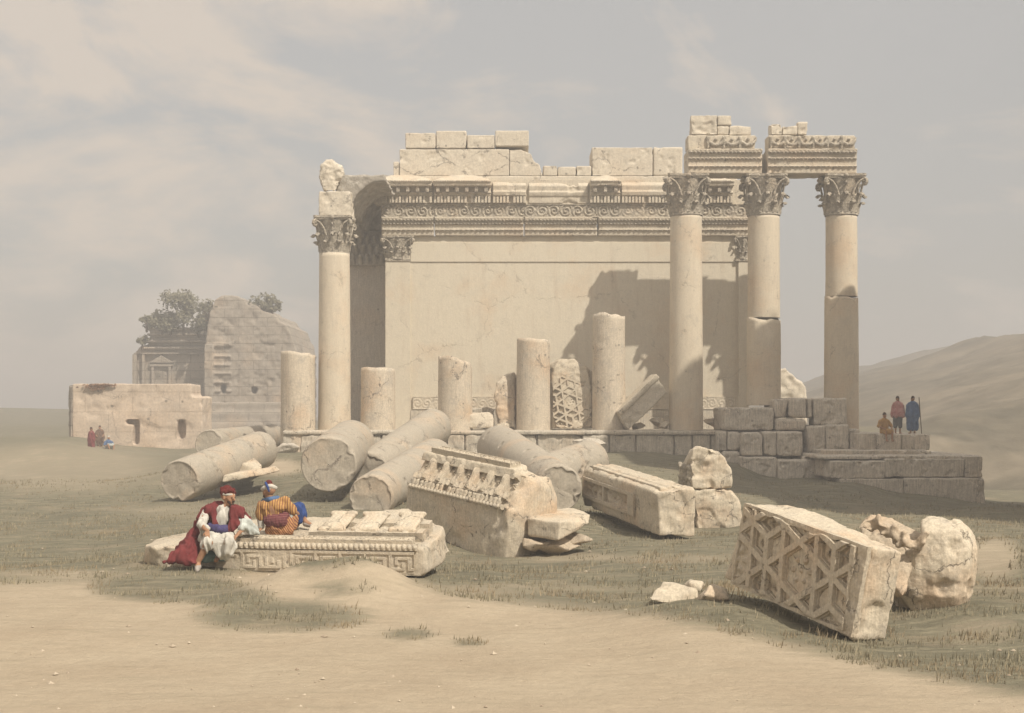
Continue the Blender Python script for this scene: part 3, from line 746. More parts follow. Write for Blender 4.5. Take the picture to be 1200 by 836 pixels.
# ------------------------------------------------------------------ rough masonry at right of podium
rm = empty('masonry_heap', (xu(920,59.5), 59.5, 0), 'rough stacked masonry blocks under the two right-hand columns', 'masonry')
RB = [(849,907,478,505,59.9,3.4),(907,923,468,490,60.2,2.5),(924,945,466.5,490,60.1,2.5),(945.5,952,467,490,60.2,2.5),(953,993,467,499,60.1,1.1),(907,945,491,505,60.0,2.5),
      (946,968,499,532,59.5,2.5),(968,995,498,533,59.3,2.5),(995,1008,503,532,59.4,2.5),(870,894,507,535,59.1,1.5),(894,910.5,506,535,59.2,1.5),(911,941,506,535,59.0,1.5),
      (840,852,506,530,59.9,1.2),(852,869,506,528,59.8,1.2),(846,868,529,546,59.6,1.2),(868,911,536,564,58.6,1.5),(912,973,539,566,58.2,1.5),(940,972,534,541,58.7,1.6)]
for k, (a, b, c, d, Y, dep) in enumerate(RB):
    mb = MB(); x0, x1, z0, z1 = xu(a,Y)+.02, xu(b,Y)-.02, zv(d,Y)+.015, zv(c,Y)
    e = min(.14, (x1-x0)*.2)
    rk = random.Random(k)
    pts = []
    for (xx, sx) in ((x0, 1), (x1, -1)):
        for (zz, sz) in ((z0, 1), (z1, -1)):
            q = e*rk.uniform(.15, .9)
            pts += [(xx+sx*q, Y, zz), (xx, Y, zz+sz*q), (xx, Y+dep, zz), (xx+sx*q*.5, Y-.06, zz+sz*q)]
    mb.hull(pts)
    stone('masonry_block', mb, M['rough'], rm, voxel=.045, amp=.03, chip=.12, seed=70+k, cf=2.2, smooth=0, freq=3)
mb = MB(); mb.box(xu(846,60.3), xu(1004,60.3), 60.5, 64.5, -.6, 1.84); stone('core', mb, M['rough'], rm, voxel=.15, amp=.05)

pf = empty('stone_platform', (xu(1040,57), 57, 0), 'stepped grey ashlar platform running out to the right of the columns', 'platform')
def plat(nm, u0, u1, v0, v1, Y, Y2, seed, u0b=None, u1b=None):
    mb = MB(); z0, z1 = zv(v1,Y), zv(v0,Y); a, b = xu(u0,Y), xu(u1,Y)
    mb.hexa([(a,Y,z0),(b+(0 if u1b is None else xu(u1b,Y)-b),Y,z0),(b,Y2,z0),(a,Y2,z0),(a,Y,z1),(b,Y,z1),(b,Y2,z1),(a,Y2,z1)])
    stone(nm, mb, M['rough'], pf, voxel=.05, amp=.022, chip=.11, seed=seed, cf=1.8, smooth=0)
plat('upper_step_block', 1006.5, 1027, 508, 528, 58.4, 64, 90); plat('upper_step_block', 1027.3, 1056, 508.5, 528, 58.3, 64, 91); plat('upper_step_block', 1056.3, 1090, 509, 528, 58.4, 64, 92)
plat('middle_step', 965, 1092, 528, 537, 57.2, 63, 93)
plat('lower_course_block', 973, 1038, 540, 561, 55.4, 60, 94); plat('lower_course_block', 1038.3, 1130, 538, 559.5, 55.3, 63, 95); plat('lower_course_block', 1130.3, 1152, 535, 560, 55.3, 63, 96, u1b=1152)
plat('lower_slab', 962, 1150, 534, 538.5, 55.6, 63, 97)
plat('foundation_block', 985, 1059, 561.5, 596, 55.1, 60, 98); plat('foundation_block', 1059.3, 1154, 560.5, 615, 55.1, 63, 99, u1b=1156)

# ------------------------------------------------------------------ fallen shafts
def shaft(a, b, ra, rb, label, seed, mat='drum', r_chip=.05):
    a = Vector(a); b = Vector(b); d = (b-a); L = d.length; d.normalize()
    z = d; x = z.orthogonal().normalized(); y = z.cross(x)
    Mx = Matrix((x, y, z)).transposed().to_4x4(); Mx.translation = a
    seg = 96; rows = max(20, int(L/.08)); V = []; rn = random.Random(seed)
    holes = [(rn.uniform(.5, L-.3), rn.uniform(0, 2*PI), rn.uniform(.05,.12)) for _ in range(26)]
    def pt(an, t, rr):
        zz = L*t; r = (ra+(rb-ra)*t)
        ca, sa = math.cos(an), math.sin(an)
        r *= 1+.016*mn.noise(Vector((ca*1.5+seed, sa*1.5, zz*.7)))+.007*mn.noise(Vector((ca*5+seed, sa*5, zz*3)))
        ed = min(zz, L-zz)
        if ed < .12: r -= (.12-ed)*.35+max(0, mn.noise(Vector((ca*2.5+seed*2, sa*2.5, zz))))*.22*(1-ed/.12)
        for hz, ha, hr in holes:
            q = math.hypot(zz-hz, ((an-ha+PI)%(2*PI)-PI)*r)
            if q < hr: r -= .12
        r *= rr
        if rr < 1 : zz += (.04*mn.noise(Vector((ca*rr*2+seed, sa*rr*2, 7)))+.02)*(1 if t < .5 else -1)
        return Mx @ Vector((ca*r, sa*r, zz))
    nr = 0
    for rr in (.02,.3,.6,.85,.97):
        V += [pt(2*PI*i/seg, 0, rr) for i in range(seg)]; nr += 1
    for j in range(rows+1):
        V += [pt(2*PI*i/seg, j/rows, 1) for i in range(seg)]; nr += 1
    for rr in (.97,.85,.6,.3,.02):
        V += [pt(2*PI*i/seg, 1, rr) for i in range(seg)]; nr += 1
    me = grid_mesh(V, seg, nr, True)
    me.flip_normals()
    c = (a+b)/2; o = mk('fallen_column', me, M[mat], loc=(c.x, c.y, min(a.z, b.z)-ra))
    return setp(o, label, 'fallen column', 'fallen column shafts')
shaft(at(210,564,44), at(306,527,50.5), .68, .70, 'long fallen column shaft farthest left, its round grey end facing the viewer', 1)
shaft(at(385,544.5,38), at(412,519,45), .79, .76, 'thick short fallen shaft with a broad round end, left of the crossed pair', 2)
shaft(at(432,553,42), at(508,501,53), .62, .74, 'upper of two side-by-side fallen shafts, leaning up to the podium', 3)
shaft(at(434,583,36), at(509,537,46), .60, .68, 'lower fallen shaft whose near end lies behind the key-patterned slab', 4)
shaft(at(655,573,32.5), at(585,525,44), .58, .74, 'pitted fallen shaft sloping down to the right behind the carved cornice block', 5)
shaft(at(628,562,45), at(693,540,49), .72, .75, 'fallen shaft lying to the right behind the pitted sloping one', 6)
shaft(at(245,521,60), at(320,512,72), .66, .66, 'small distant fallen shaft end showing behind the long left one', 7)
rock('stone_fragment', [at(278,556,47),at(284,543,47),at(297,537,47.5),at(307,545,47),at(306,553,46.8),at(290,540,48.5),at(280,556,48.5),at(305,550,48.5)], M['blk'], 'angular pale stone wedged against the long left fallen shaft', 'stone', amp=.03, seed=101)
rock('stone_fragment', [at(260,566,45),at(262,557,45),at(285,552,45.5),at(322,547,46),at(330,552,46),at(300,560,45.5),at(265,556,46.5),at(322,547,47.5),at(290,556,47)], M['blk'], 'low flat pale stone beside the long left fallen shaft', 'stone', amp=.03, seed=102)

# ------------------------------------------------------------------ fallen blocks with axis frames
def frame(o, ex, up=(0,0,1)):
    """4x4 with local x=ex, z close to up, y = z×x (away from the front)"""
    ex = Vector(ex).normalized(); up = Vector(up); ey = up.cross(ex).normalized(); ez_ = ex.cross(ey).normalized()
    m = Matrix((ex, ey, ez_)).transposed().to_4x4(); m.translation = Vector(o); return m

# B key pattern slab ; local x along front (left->right), y back, z up, origin front-left-bottom
yaw = math.radians(-9); p_r = at(500, 678, 21.0)
Mb = frame((0,0,0), (math.cos(yaw), math.sin(yaw), 0), (-.0,-.07,1))
LB = 4.75
Mb.translation = p_r-Mb.to_3x3()@Vector((LB,0,0))
Mb = Mb @ Matrix.Diagonal((1,1,.84,1))
sl = empty('carved_slab', (0,0,0), 'long fallen slab with a Greek key front and carved coffers on top, where two men sit', 'carved slab', mat=Mb)
mb = MB()
mb.hull([(.55,.06,.0),(LB-.1,.03,.02),(LB,.06,.1),(LB+.06,.9,.1),(LB+.05,1.6,.2),(.3,2.0,.1),(-.1,1.0,.1),(-.02,.35,.12),(.25,.07,.50),(LB-.05,.05,.55),(LB+.02,.9,.62),(LB-.1,1.75,.66),(LB-.9,2.2,.7),(.9,2.2,.62),(-.12,1.2,.42),(.0,.4,.45),(2.,2.3,.72)])
mb.hull([(2.95,1.1,.5),(4.3,1.0,.5),(4.45,2.1,.6),(3.9,2.35,.92),(3.3,2.3,.84),(2.8,1.9,.5),(4.2,1.9,.78)])
stone('slab_body', mb, M['blk2'], sl, voxel=.032, amp=.02, chip=.05, seed=5, cf=1.8, world=False, freq=3)
KEY = ["########","#.......","#.#####.","#.#...#.","#.#.#.#.","#...#.#.","#####.##","........"]
KA = np.array([[1. if c == '#' else 0. for c in r] for r in KEY])[::-1]
def meander(S, T, h=.4, amp=.022):
    cell = h/8; i = np.floor(S/cell).astype(int) % 8; j = np.clip(np.floor(T/cell).astype(int), 0, 7)
    return KA[j, i]*amp
relief('key_pattern_panel', sl, M['blk2'], (1.35,.032,.075), (1,0,0), (0,0,1), 3.2, .40, lambda S,T: meander(S,T)*(1-np.clip(npnoise(S,T,1.6,3)*3.,0,1)*(S<1.4))+.006*npnoise(S,T,9), 300, 50, .05, world=False)
relief('egg_band', sl, M['blk2'], (1.2,.02,.50), (1,0,0), (0,.25,1), 3.4, .12, lambda S,T: eggs(S,T,.12,.085,.022)+.006, 420, 12, .06, world=False)
relief('leaf_band', sl, M['blk2'], (1.2,.10,.625), (1,0,0), (0,1,.10), 3.3, .24, lambda S,T: swirl(S,T,.24,.7,.03)+.02, 300, 24, .06, world=False)
def tcof(S, T):
    w = .78; u = (S/w) % 1; h = np.zeros_like(S)
    box_ = (np.abs(u-.5) < .34) & (T > .08) & (T < .52)
    h[box_] = -.09
    d = np.hypot((u-.5)*w/.17, (T-.3)/.17); h += np.where(box_, .1*np.clip(1-d**2, 0, 1), 0)
    d2 = np.hypot((u)*w/.1, (T-.28)/.28); d3 = np.hypot((u-1)*w/.1, (T-.28)/.28); h += .09*np.clip(1-np.minimum(d2, d3)**2, 0, 1)
    return h+.1+.02*npnoise(S, T, 6, 4)
relief('coffered_top', sl, M['blk2'], (2.75,.42,.66), (1,0,0), (0,1,.16), 1.85, .75, tcof, 200, 70, .14, world=False)

# scroll consoles on the slab top
mb = MB()
for cx in (3.1, 3.65, 4.25):
    for i in range(5):
        mb.cap((cx-.14+i*.07,.55,.80+.03*math.sin(i)), .045, (cx-.10+i*.07,1.15,.95), .05, 7)
    mb.cap((cx-.17,.52,.78), .07, (cx+.17,.52,.78), .07, 7)
    mb.cap((cx-.15,1.15,.98), .06, (cx+.2,1.15,.98), .06, 7)
stone('scroll_bracket', mb, M['blk'], sl, voxel=.02, amp=.012, freq=7, world=False)

# C big cornice block
pn = at(592, 652, 27.0); pl_ = at(474, 625, 29.2)
ex = Vector((pn.x-pl_.x, pn.y-pl_.y, -.36)); LC = ex.length
Mc = frame((pl_.x, pl_.y, pn.z+.34), ex, (-.04,-.03,1))
cb = empty('carved_cornice_block', (0,0,0), 'massive fallen cornice block with dentils and a row of scroll brackets', 'cornice block', mat=Mc)
mb = MB(); p = [(0.1,-.3),(0,-.15),(0,.92),(.03,1.0),(.1,1.02),(.42,1.42),(.52,1.62),(.8,1.66),(1.2,1.5),(1.42,1.1),(1.5,.6),(1.35,-.1),(1.0,-.3)]
vs = []
n = len(p)
for xx, sc in ((0.,.96),(.12,1.),(LC-.16,1.),(LC-.02,.97),(LC+.13,.72)):
    for (yy, zz) in p: vs.append((xx, .7+(yy-.7)*sc, .7+(zz-.7)*sc))
fs = [tuple(range(n)), tuple(range(5*n-1,4*n-1,-1))]
for k in range(4): fs += [(k*n+i, (k+1)*n+i, (k+1)*n+(i+1)%n, k*n+(i+1)%n) for i in range(n)]
mb.add(vs, fs)
stone('block_body', mb, M['blk'], cb, voxel=.04, amp=.03, chip=.09, seed=16, cf=1.1, world=False, freq=2.2)
mb = MB(); m_ = int((LC-.3)/.125)
for j in range(m_):
    cx = .15+j*.125
    if 7 < j < 9: continue
    mb.hexa([(cx,.00,1.0),(cx+.08,.00,1.0),(cx+.08,.20,1.02),(cx,.20,1.02),(cx,.05,1.13),(cx+.08,.05,1.13),(cx+.08,.24,1.19),(cx,.24,1.19)])
stone('dentil_row', mb, M['blk'], cb, voxel=.02, amp=.008, freq=8, world=False)
relief('egg_band', cb, M['blk2'], (.1,-.01,.93), (1,0,0), (0,.15,1), LC-.25, .1, lambda S,T: eggs(S,T,.1,.1,.03)+.012, 230, 12, .06, world=False)
def consoles(S, T):
    w = (LC-.3)/6.3; u = (S/w+.28) % 1; t = T/.56; h = np.full_like(S, .0)
    hole = (np.abs(u-.5) < .31) & (t > .30) & (t < .88); h = np.where(hole, -.13, h)
    d = np.hypot((u-.5)*w/.075, (T-.62*.56)/.075); h = np.where(hole, h+.10*np.clip(1-d**2, 0, 1)*(.6+.4*np.cos(5*np.arctan2(T-.35, (u-.5)*w))), h)
    uu_ = np.minimum(u, 1-u); br = np.clip(1-(uu_/.13)**2, 0, 1)**.5
    prof = .03+.035*np.exp(-((t-.2)/.16)**2)+.05*np.exp(-((t-.75)/.2)**2)
    h = np.where((uu_ < .13) & (t > .05) & (t < .9), np.maximum(h, prof*br+.015*np.cos(uu_*90)), h)
    h += np.where((t < .22) & (uu_ > .2), .03*np.clip(np.cos(S*48), -.3, 1), 0)
    return h+.03+.012*npnoise(S, T, 7, 3)
relief('console_band', cb, M['blk2'], (.14,.10,1.13), (1,0,0), (0,.32,.40), LC-.3, .56, consoles, 330, 70, .14, world=False)
mb = MB(); mb.hull([(.05,.36,1.5),(LC-.2,.36,1.5),(.05,.42,1.66),(LC-.25,.42,1.68),(.2,.9,1.74),(LC-.4,.9,1.72),(.05,.8,1.5),(LC-.2,.8,1.5)])
stone('cap_moulding', mb, M['blk'], cb, voxel=.03, amp=.025, chip=.08, seed=19, cf=2.2, world=False)
relief('leaf_band', cb, M['blk2'], (.25,.46,1.72), (1,0,0), (0,1,.05), LC-.7, .3, lambda S,T: swirl(S,T,.3,.6,.035)+.025, 240, 26, .06, world=False)

# D panel block
pn = at(771, 628, 29.0); pl_ = at(682, 592, 33.6)
ex = pn-pl_; LD = ex.length
Md = frame(pl_, ex, (0,0,1))
db = empty('panelled_block', (0,0,0), 'long fallen rectangular block with a sunken carved panel on its shaded side', 'stone block', mat=Md)
mb = MB(); W = .86
mb.hull([(0,.05,0),(LD,.03,0),(LD-.0,W,-.05),(0,W,0),(0,0,.3),(LD-.12,0,.86),(LD,.18,.96),(LD+.05,W-.1,1.02),(LD,W,.9),(0,.02,.86),(0,W,.98),(LD-.3,.0,.9),(.05,.1,.95)])
cut = MB(); cut.box(.2, .1+LD*.64, -.3, .14, .30, .66)
stone('block_body', mb, M['blk'], db, voxel=.035, amp=.018, chip=.07, seed=25, cf=1.2, world=False, cut=cut)
def panel(S, T):
    h = np.full_like(S, .02); ins = (S > .12*1) & (S < LD*.62) & (T > .09) & (T < .42)
    h[ins] = -.13
    q = npnoise(S, T, 5, 9)*.12+.05*np.sin(S*7+T*14); h = np.where(ins, h+np.abs(q), h)
    h = np.where(np.abs(S-LD*.3) < .05, .02, h)
    return h
relief('sunken_panel', db, M['blk2'], (.1,-.02,.22), (1,0,0), (0,0,1), LD*.7, .5, panel, 240, 50, .02, world=False)
mb = MB()
for k in range(4): mb.box(.1, LD-.3, .14+k*.17, .14+k*.17+.11, .88, 1.0-.0*k+.02*(k%2))
stone('top_moulding', mb, M['blk'], db, voxel=.03, amp=.02, chip=.06, seed=26, world=False)

# E upright fragments
def E_pts(l, Y, Y2): return [at(u, v, Y) for u, v in l]+[at(u+4, v+1, Y2) for u, v in l]
lo = rock('upright_fragment', [at(u,v,33.5) for u,v in [(812,585),(815,575),(838,572),(856,574),(866,586),(869,600),(872,628),(818,622)]]+[at(u,v,34.8) for u,v in [(806,580),(858,577),(866,590),(870,625),(806,618)]], M['blk'], 'lower of two stacked upright stones, slanting shadow across its foot', 'stone block', 'stacked upright stones right of the panelled block', amp=.04, chip=.12, seed=33, voxel=.035)
up = rock('upright_fragment', [at(u,v,33.6) for u,v in [(811,573),(808,545),(812,527),(820,523),(829,528),(836,527),(848,535),(856,550),(857,571),(840,573)]]+[at(u,v,34.7) for u,v in [(803,572),(800,545),(808,528),(850,540),(855,570)]], M['blk'], 'upper of two stacked upright stones, with two square holes', 'stone block', 'stacked upright stones right of the panelled block', amp=.05, chip=.16, seed=34, voxel=.035)
mb = MB()
for i in range(11):
    for j in range(3):
        p0 = at(797+j*5+(i%2), 545+i*6.6+j*1.0, 34.3-j*.25); mb.cap(p0, .07, p0+Vector((.07,-.05,-.07)), .085, 7)
cs_ = at(806,615,34)
setp(stone('carved_fragment', mb, M['orn'], voxel=.024, amp=.03, freq=5, loc=cs_), 'strip of leaf carving on the shaded left edge of the stacked upright stones', 'carved stone')

# F small block + rubble
rock('angular_block', [at(u,v,Y) for u,v,Y in [(618,607,27),(619,628,27),(655,634,26.5),(656,612,26.5),(690,614,27.3),(692,603,27.6),(640,597,28.2),(672,595,28.4),(625,600,27.8),(688,612,28.3),(622,628,28)]], M['blk'], 'small angular block with a bright top, at the right foot of the big cornice block', 'stone block', amp=.02, seed=35, voxel=.035)
rb = random.Random(9)
def rub(u, v, Y, s, sd, label, mat='rubble', nm='rubble_stone', grp=None):
    c = at(u, v, Y); r_ = random.Random(sd); pts = []
    for _ in range(14):
        d = Vector((r_.gauss(0,1), r_.gauss(0,1), r_.gauss(0,.7))).normalized(); pts.append(c+Vector((d.x*s[0], d.y*s[1], d.z*s[2])))
    return rock(nm, pts, M[mat], label, 'stone', grp, voxel=max(.025, min(s)*.08), amp=min(s)*.12, chip=min(s)*.15, seed=sd, cf=1.5/min(1,max(s)), freq=1/max(s))
rub(648,640,27.2,(.62,.4,.22),1,'orange brown stone directly under the angular block')
rub(628,637,27.0,(.3,.3,.18),2,'small brown rubble stone at the left under the angular block')
rub(675,632,27.3,(.35,.3,.16),3,'small brown rubble stone at the right under the angular block')
# I boulders
rub(788,699,17.6,(.42,.3,.20),4,'largest of the pale boulders lying left of the star-coffered slab','blk','boulder')
rub(836,700,17.3,(.23,.22,.17),5,'grey faced small boulder touching the star-coffered slab','blk','boulder')
rub(814,689,18.2,(.18,.2,.13),6,'smallest pale boulder peeping over the two bigger ones','blk','boulder')

# G star coffered slab
BR = at(1001,748,15.2); TR = at(1020,642,15.1); TL = at(880,592,16.9)
vv = (TR-BR); uu = (TR-TL)
ex = uu.normalized(); upv = (vv-vv.dot(ex)*ex).normalized(); 
Mg = frame(TL-upv*vv.length, ex, upv)      # local: x right, z up the face, y into the block
WG, HG = uu.length, vv.length
gb = empty('coffered_slab', (0,0,0), 'huge fallen ceiling slab with star-shaped coffers tilted towards the viewer', 'coffered slab', mat=Mg)
mb = MB(); TH = .48
mb.hull([(-.30,.03,.02),(WG-.02,.03,-.05),(WG,.05,HG),(0,.03,HG),(-.36,.2,.1),(-.15,.06,HG*.75),(WG+.02,TH,-.02),(WG+.03,TH,HG-.03),(.0,TH+.1,HG+.04),(-.3,TH,.1),(.4,TH+.1,HG+.07),(WG*.6,TH,HG+.03)])
stone('slab_body', mb, M['blk'], gb, voxel=.026, amp=.018, chip=.05, seed=44, cf=2.4, world=False, freq=3.5)
def star(S, T, R=.335, cx0=WG*.56, cy0=HG*.47):
    """tiling: hexagon, 6 triangles, 6 rhombi inside hexagons of radius 2R"""
    x = S-cx0; y = T-cy0; rot = math.radians(8); x, y = x*math.cos(rot)+y*math.sin(rot), -x*math.sin(rot)+y*math.cos(rot)
    A = 2*R*math.sqrt(3)   # lattice spacing of pointy big hexes
    best = None; lx = np.zeros_like(x); ly = np.zeros_like(y); bd = np.full_like(x, 1e9)
    for i in range(-4, 5):
        for j in range(-4, 5):
            cx = A*(i+.5*j); cy = A*math.sqrt(3)/2*j
            d = (x-cx)**2+(y-cy)**2; k = d < bd
            bd = np.where(k, d, bd); lx = np.where(k, x-cx, lx); ly = np.where(k, y-cy, ly)
    def inpoly(P):
        d = np.full_like(lx, -1e9); n = len(P)
        c = (sum(p[0] for p in P)/n, sum(p[1] for p in P)/n)
        for a in range(n):
            p, q = P[a], P[(a+1)%n]; ex_, ey_ = q[0]-p[0], q[1]-p[1]; l = math.hypot(ex_, ey_); nx_, ny_ = ey_/l, -ex_/l
            if (c[0]-p[0])*nx_+(c[1]-p[1])*ny_ > 0: nx_, ny_ = -nx_, -ny_
            d = np.maximum(d, (lx-p[0])*nx_+(ly-p[1])*ny_)
        return d
    hx = [(R*math.cos(math.radians(90+60*k)), R*math.sin(math.radians(90+60*k))) for k in range(6)]
    tip = [(R*1.732*math.cos(math.radians(120+60*k)), R*1.732*math.sin(math.radians(120+60*k))) for k in range(6)]
    out = [(2*R*math.cos(math.radians(90+60*k)), 2*R*math.sin(math.radians(90+60*k))) for k in range(6)]
    H = np.full_like(lx, .0); rib = R*.115
    polys = [hx]+[[hx[k], tip[k], hx[(k+1)%6]] for k in range(6)]+[[hx[k], tip[k-1], out[k], tip[k]] for k in range(6)]
    for n, P in enumerate(polys):
        d = inpoly(P)
        H = np.where(d < -rib, -.045, H); H = np.where(d < -rib-.022, -.115, H)
        if n == 0:
            r = np.hypot(lx, ly); a = np.arctan2(ly, lx)
            fl = .085*np.clip(1-np.abs(r-R*.40)/(R*.24), 0, 1)*np.clip(.45+.75*np.cos(6*a), 0, 1)+np.clip(1-r/(R*.17), 0, 1)*.09+.03*np.clip(1-np.abs(r-R*.66)/(R*.05), 0, 1)
            H = np.where(d < -rib-.03, H+fl, H)
        if n > 6:
            cx = sum(p[0] for p in P)/4; cy = sum(p[1] for p in P)/4; r = np.hypot(lx-cx, ly-cy); a = np.arctan2(ly-cy, lx-cx)
            H = np.where(d < -rib-.03, H+.06*np.clip(np.cos(2*a)**2+.3-r*12, 0, 1), H)
    return H+.0
def star_w(S, T):
    H = star(S, T); e = np.minimum(np.minimum(S, WG-S), np.minimum(T, HG-T)); nz = npnoise(S, T, 5, 2)
    H = np.where(e < .035+.06*np.clip(nz, 0, 1), -.03+.02*nz, H)
    wear = np.clip(npnoise(S, T, 2.2, 8)*2-.7, 0, 1); wear = np.where(S < .25, np.maximum(wear, .5), wear)
    return H*(1-wear)-.03*wear+.008*npnoise(S, T, 14, 1)+.05
relief('star_coffers', gb, M['blk2'], (-.12,.01,.0), (1,0,0), (0,0,1), WG+.1, HG, lambda S,T: star_w(S-.0,T), 300, 190, .07, world=False)
# H rounded broken block at right
def P17(l): return [at(*a) for a in l]
pts = []; c_ = at(1095, 667, 17.2); rk = random.Random(31)
for i in range(9):
    for j in range(16):
        th = (i/8-.5)*PI; ph = j/16*2*PI
        sg = lambda a, e: math.copysign(abs(a)**e, a)
        d = Vector((sg(math.cos(th),.75)*sg(math.cos(ph),.8)*.52, sg(math.cos(th),.75)*sg(math.sin(ph),.8)*.5, sg(math.sin(th),.85)*.66))
        d += Vector((.10*d.z, 0, 0)); d *= rk.uniform(.95,1.03); d.rotate(Matrix.Rotation(math.radians(-14), 3, 'Z')); pts.append(c_+d)
cut = MB(); cut.hull([at(1124,596,16.0), at(1170,640,16.0), at(1170,590,16.0), at(1128,596,19), at(1172,650,19), at(1180,590,19)]); cut.hull([at(1040,700,16.2), at(1040,760,16.2), at(1085,760,16.0), at(1050,690,17.2), at(1040,760,18), at(1100,760,17)]); cut.hull([at(1062,600,17.0), at(1088,600,17.4), at(1074,640,16.6), at(1062,640,16.8), at(1058,600,18.0), at(1092,600,18.4), at(1060,650,17.6), at(1080,630,17.9)])
mb = MB(); mb.hull(pts)
o = stone('broken_rounded_block', mb, M['blk'], voxel=.022, amp=.028, chip=.07, seed=23, cf=3.0, freq=4.0, loc=(c_.x, c_.y, c_.z-.6), cut=cut)
setp(o, 'big rounded broken block with a bright face, at the right of the star-coffered slab', 'stone block')
mb = MB(); rr = random.Random(4)
mb.hull(P17([(1012,640,17.2),(1008,615,17.4),(1020,604,17.6),(1045,608,17.5),(1085,628,17.2),(1070,655,16.9),(1058,700,16.6),(1050,700,16.9),(1040,690,17.3),(1082,632,18),(1015,610,18.3)]))
for i in range(26):
    t = i/25; p0 = at(1016+62*t+rr.uniform(-4,4), 612+24*t+rr.uniform(-4,10), 17.1-.3*t); mb.cap(p0, rr.uniform(.03,.06), p0+Vector((rr.uniform(-.12,.12), -.05, rr.uniform(-.1,.1))), rr.uniform(.03,.05), 7)
setp(stone('carved_fragment', mb, M['rubble'], voxel=.022, amp=.03, freq=5, chip=.05, seed=3, loc=at(1050,700,17)), 'orange stained scroll-carved fragment squeezed between the star-coffered slab and the rounded block', 'carved stone')

# stones on the podium
def pod_pts(l): return [at(*a) for a in l]
rock('split_stone', pod_pts([(581,450,62.2),(588,441,62.2),(603,436,62.5),(604,502,62.2),(585,498,62.1),(579,470,62.2),(590,445,64.2),(606,440,64.2),(604,503,64),(583,490,64)]), M['col_d'], 'dark split stone leaning behind the stump with a ring of holes', 'stone', amp=.06, chip=.12, seed=51)
cfr = empty('coffered_fragment', tuple(at(668,503,63.3)), 'broken ceiling fragment with star coffers standing between two column stumps', 'coffered fragment')
mb = MB(); mb.hull(pod_pts([(648,432,62.4),(655,423,62.5),(672,421,62.5),(688,431,62.4),(692,452,62.3),(691,490,62.2),(680,500,62.2),(648,502,62.2),(636,432,63.4),(655,421,63.6),(676,423,63.8),(698,440,63.6),(700,490,63.5),(630,502,63.4)])); mb.hull(pod_pts([(598,452,63.1),(606,440,63.1),(650,424,63.1),(692,436,63.1),(697,495,63.1),(600,502,63.1),(602,445,64.4),(650,424,64.6),(694,440,64.4),(600,502,64.4),(696,500,64.4)]))
stone('fragment_body', mb, M['blk'], cfr, voxel=.045, amp=.05, chip=.1, seed=53)
o_ = at(648,502,62.12)
def star_f(S, T):
    H = star(S, T, .36, .8, 1.2); m = ((S-.9)/1.05)**2+((T-1.2)/1.35)**2+.25*npnoise(S, T, 2, 5); return np.where(m > .95, -.1, H*1.3+.12)
relief('star_coffers', cfr, M['blk2'], o_, (1,.06,0), (0,.12,1), 1.75, 2.6, star_f, 140, 180, .1)
lb = empty('leaning_block', tuple(at(760,500,63.3)), 'squared block leaning at an angle beside the tallest unbroken column', 'stone block')
c0 = at(738,495,63.2)
ex = Vector((math.cos(math.radians(44)), .15, math.sin(math.radians(44))))
Ml = frame(at(742,500,61.15), ex, (-.66,-.14,.72))
def lp(l): return [Ml@Vector(p) for p in l]
mb = MB(); mb.hull(lp([(-.3,0,0),(2.2,0,0),(2.2,.8,0),(-.3,.8,0),(-.1,0,.95),(2.35,0,.95),(2.35,.8,.95),(-.1,.8,.95)])); 
stone('block_body', mb, M['top'], lb, voxel=.05, amp=.03, chip=.06, seed=54)
mb = MB()
for k in range(3): mb.hull(lp([(-.1,-.08,.75+k*.09),(2.4,-.08,.75+k*.09),(2.4,.8,.75+k*.09),(-.1,.8,.75+k*.09),(-.1,-.08-.03*k,.80+k*.09),(2.4,-.08-.03*k,.80+k*.09),(2.4,.8,.80+k*.09),(-.1,.8,.80+k*.09)]))
stone('moulded_edge', mb, M['ent'], lb, voxel=.035, amp=.01)
rock('small_block', pod_pts([(541,502,61.6),(548,486,61.6),(573,483,61.7),(579,490,61.6),(577,502,61.5),(550,484,62.5),(578,486,62.5),(545,502,62.5),(578,502,62.5)]), M['top'], 'small squared block beside the stump with the ragged orange top', 'stone block', seed=55)
rock('small_block', pod_pts([(548,480,63),(572,477,63),(579,481,63),(579,500,63),(548,500,63),(550,480,64),(578,480,64),(578,500,64),(550,500,64)]), M['pod'], 'grey block just behind the small squared block on the podium', 'stone block', seed=56)
for k, (u, v, Y, s, l) in enumerate([(693,497,62.5,(.5,.4,.25),'reddish rubble lump left of the tallest stump'),(676,498,62.3,(.35,.3,.3),'pale rubble lump at the foot of the coffered fragment'),(770,496,62,(.45,.4,.33),'pale rubble lump at the foot of the leaning block'),(778,499,61.8,(.3,.3,.25),'small rubble lump touching the tallest unbroken column'),(748,500,62.2,(.35,.3,.2),'low rubble lump under the leaning block'),(658,500,62.2,(.4,.3,.22),'rubble lump right of the stump with a ring of holes'),(836,497,63.5,(.6,.5,.35),'grey rubble lump between the two middle standing columns'),(590,500,62.2,(.4,.3,.2),'rubble lump left of the stump with a ring of holes')]):
    rub(u, v, Y, s, 60+k, l, 'rubble' if k in (0,4,6) else 'blk')

# rubble along the podium foot
for k, (u, v, Y, s, l) in enumerate([(560,541,55,(.9,.6,.5),'dark earthy boulder between the crossed shafts and the podium'),(690,520,59.5,(.8,.4,.3),'weathered stone at the podium foot behind the right fallen shaft'),(338,528,59.7,(.7,.4,.4),'rough stone at the left foot of the podium')]):
    rub(u, v, Y, s, 80+k, l, 'rough', 'boulder')

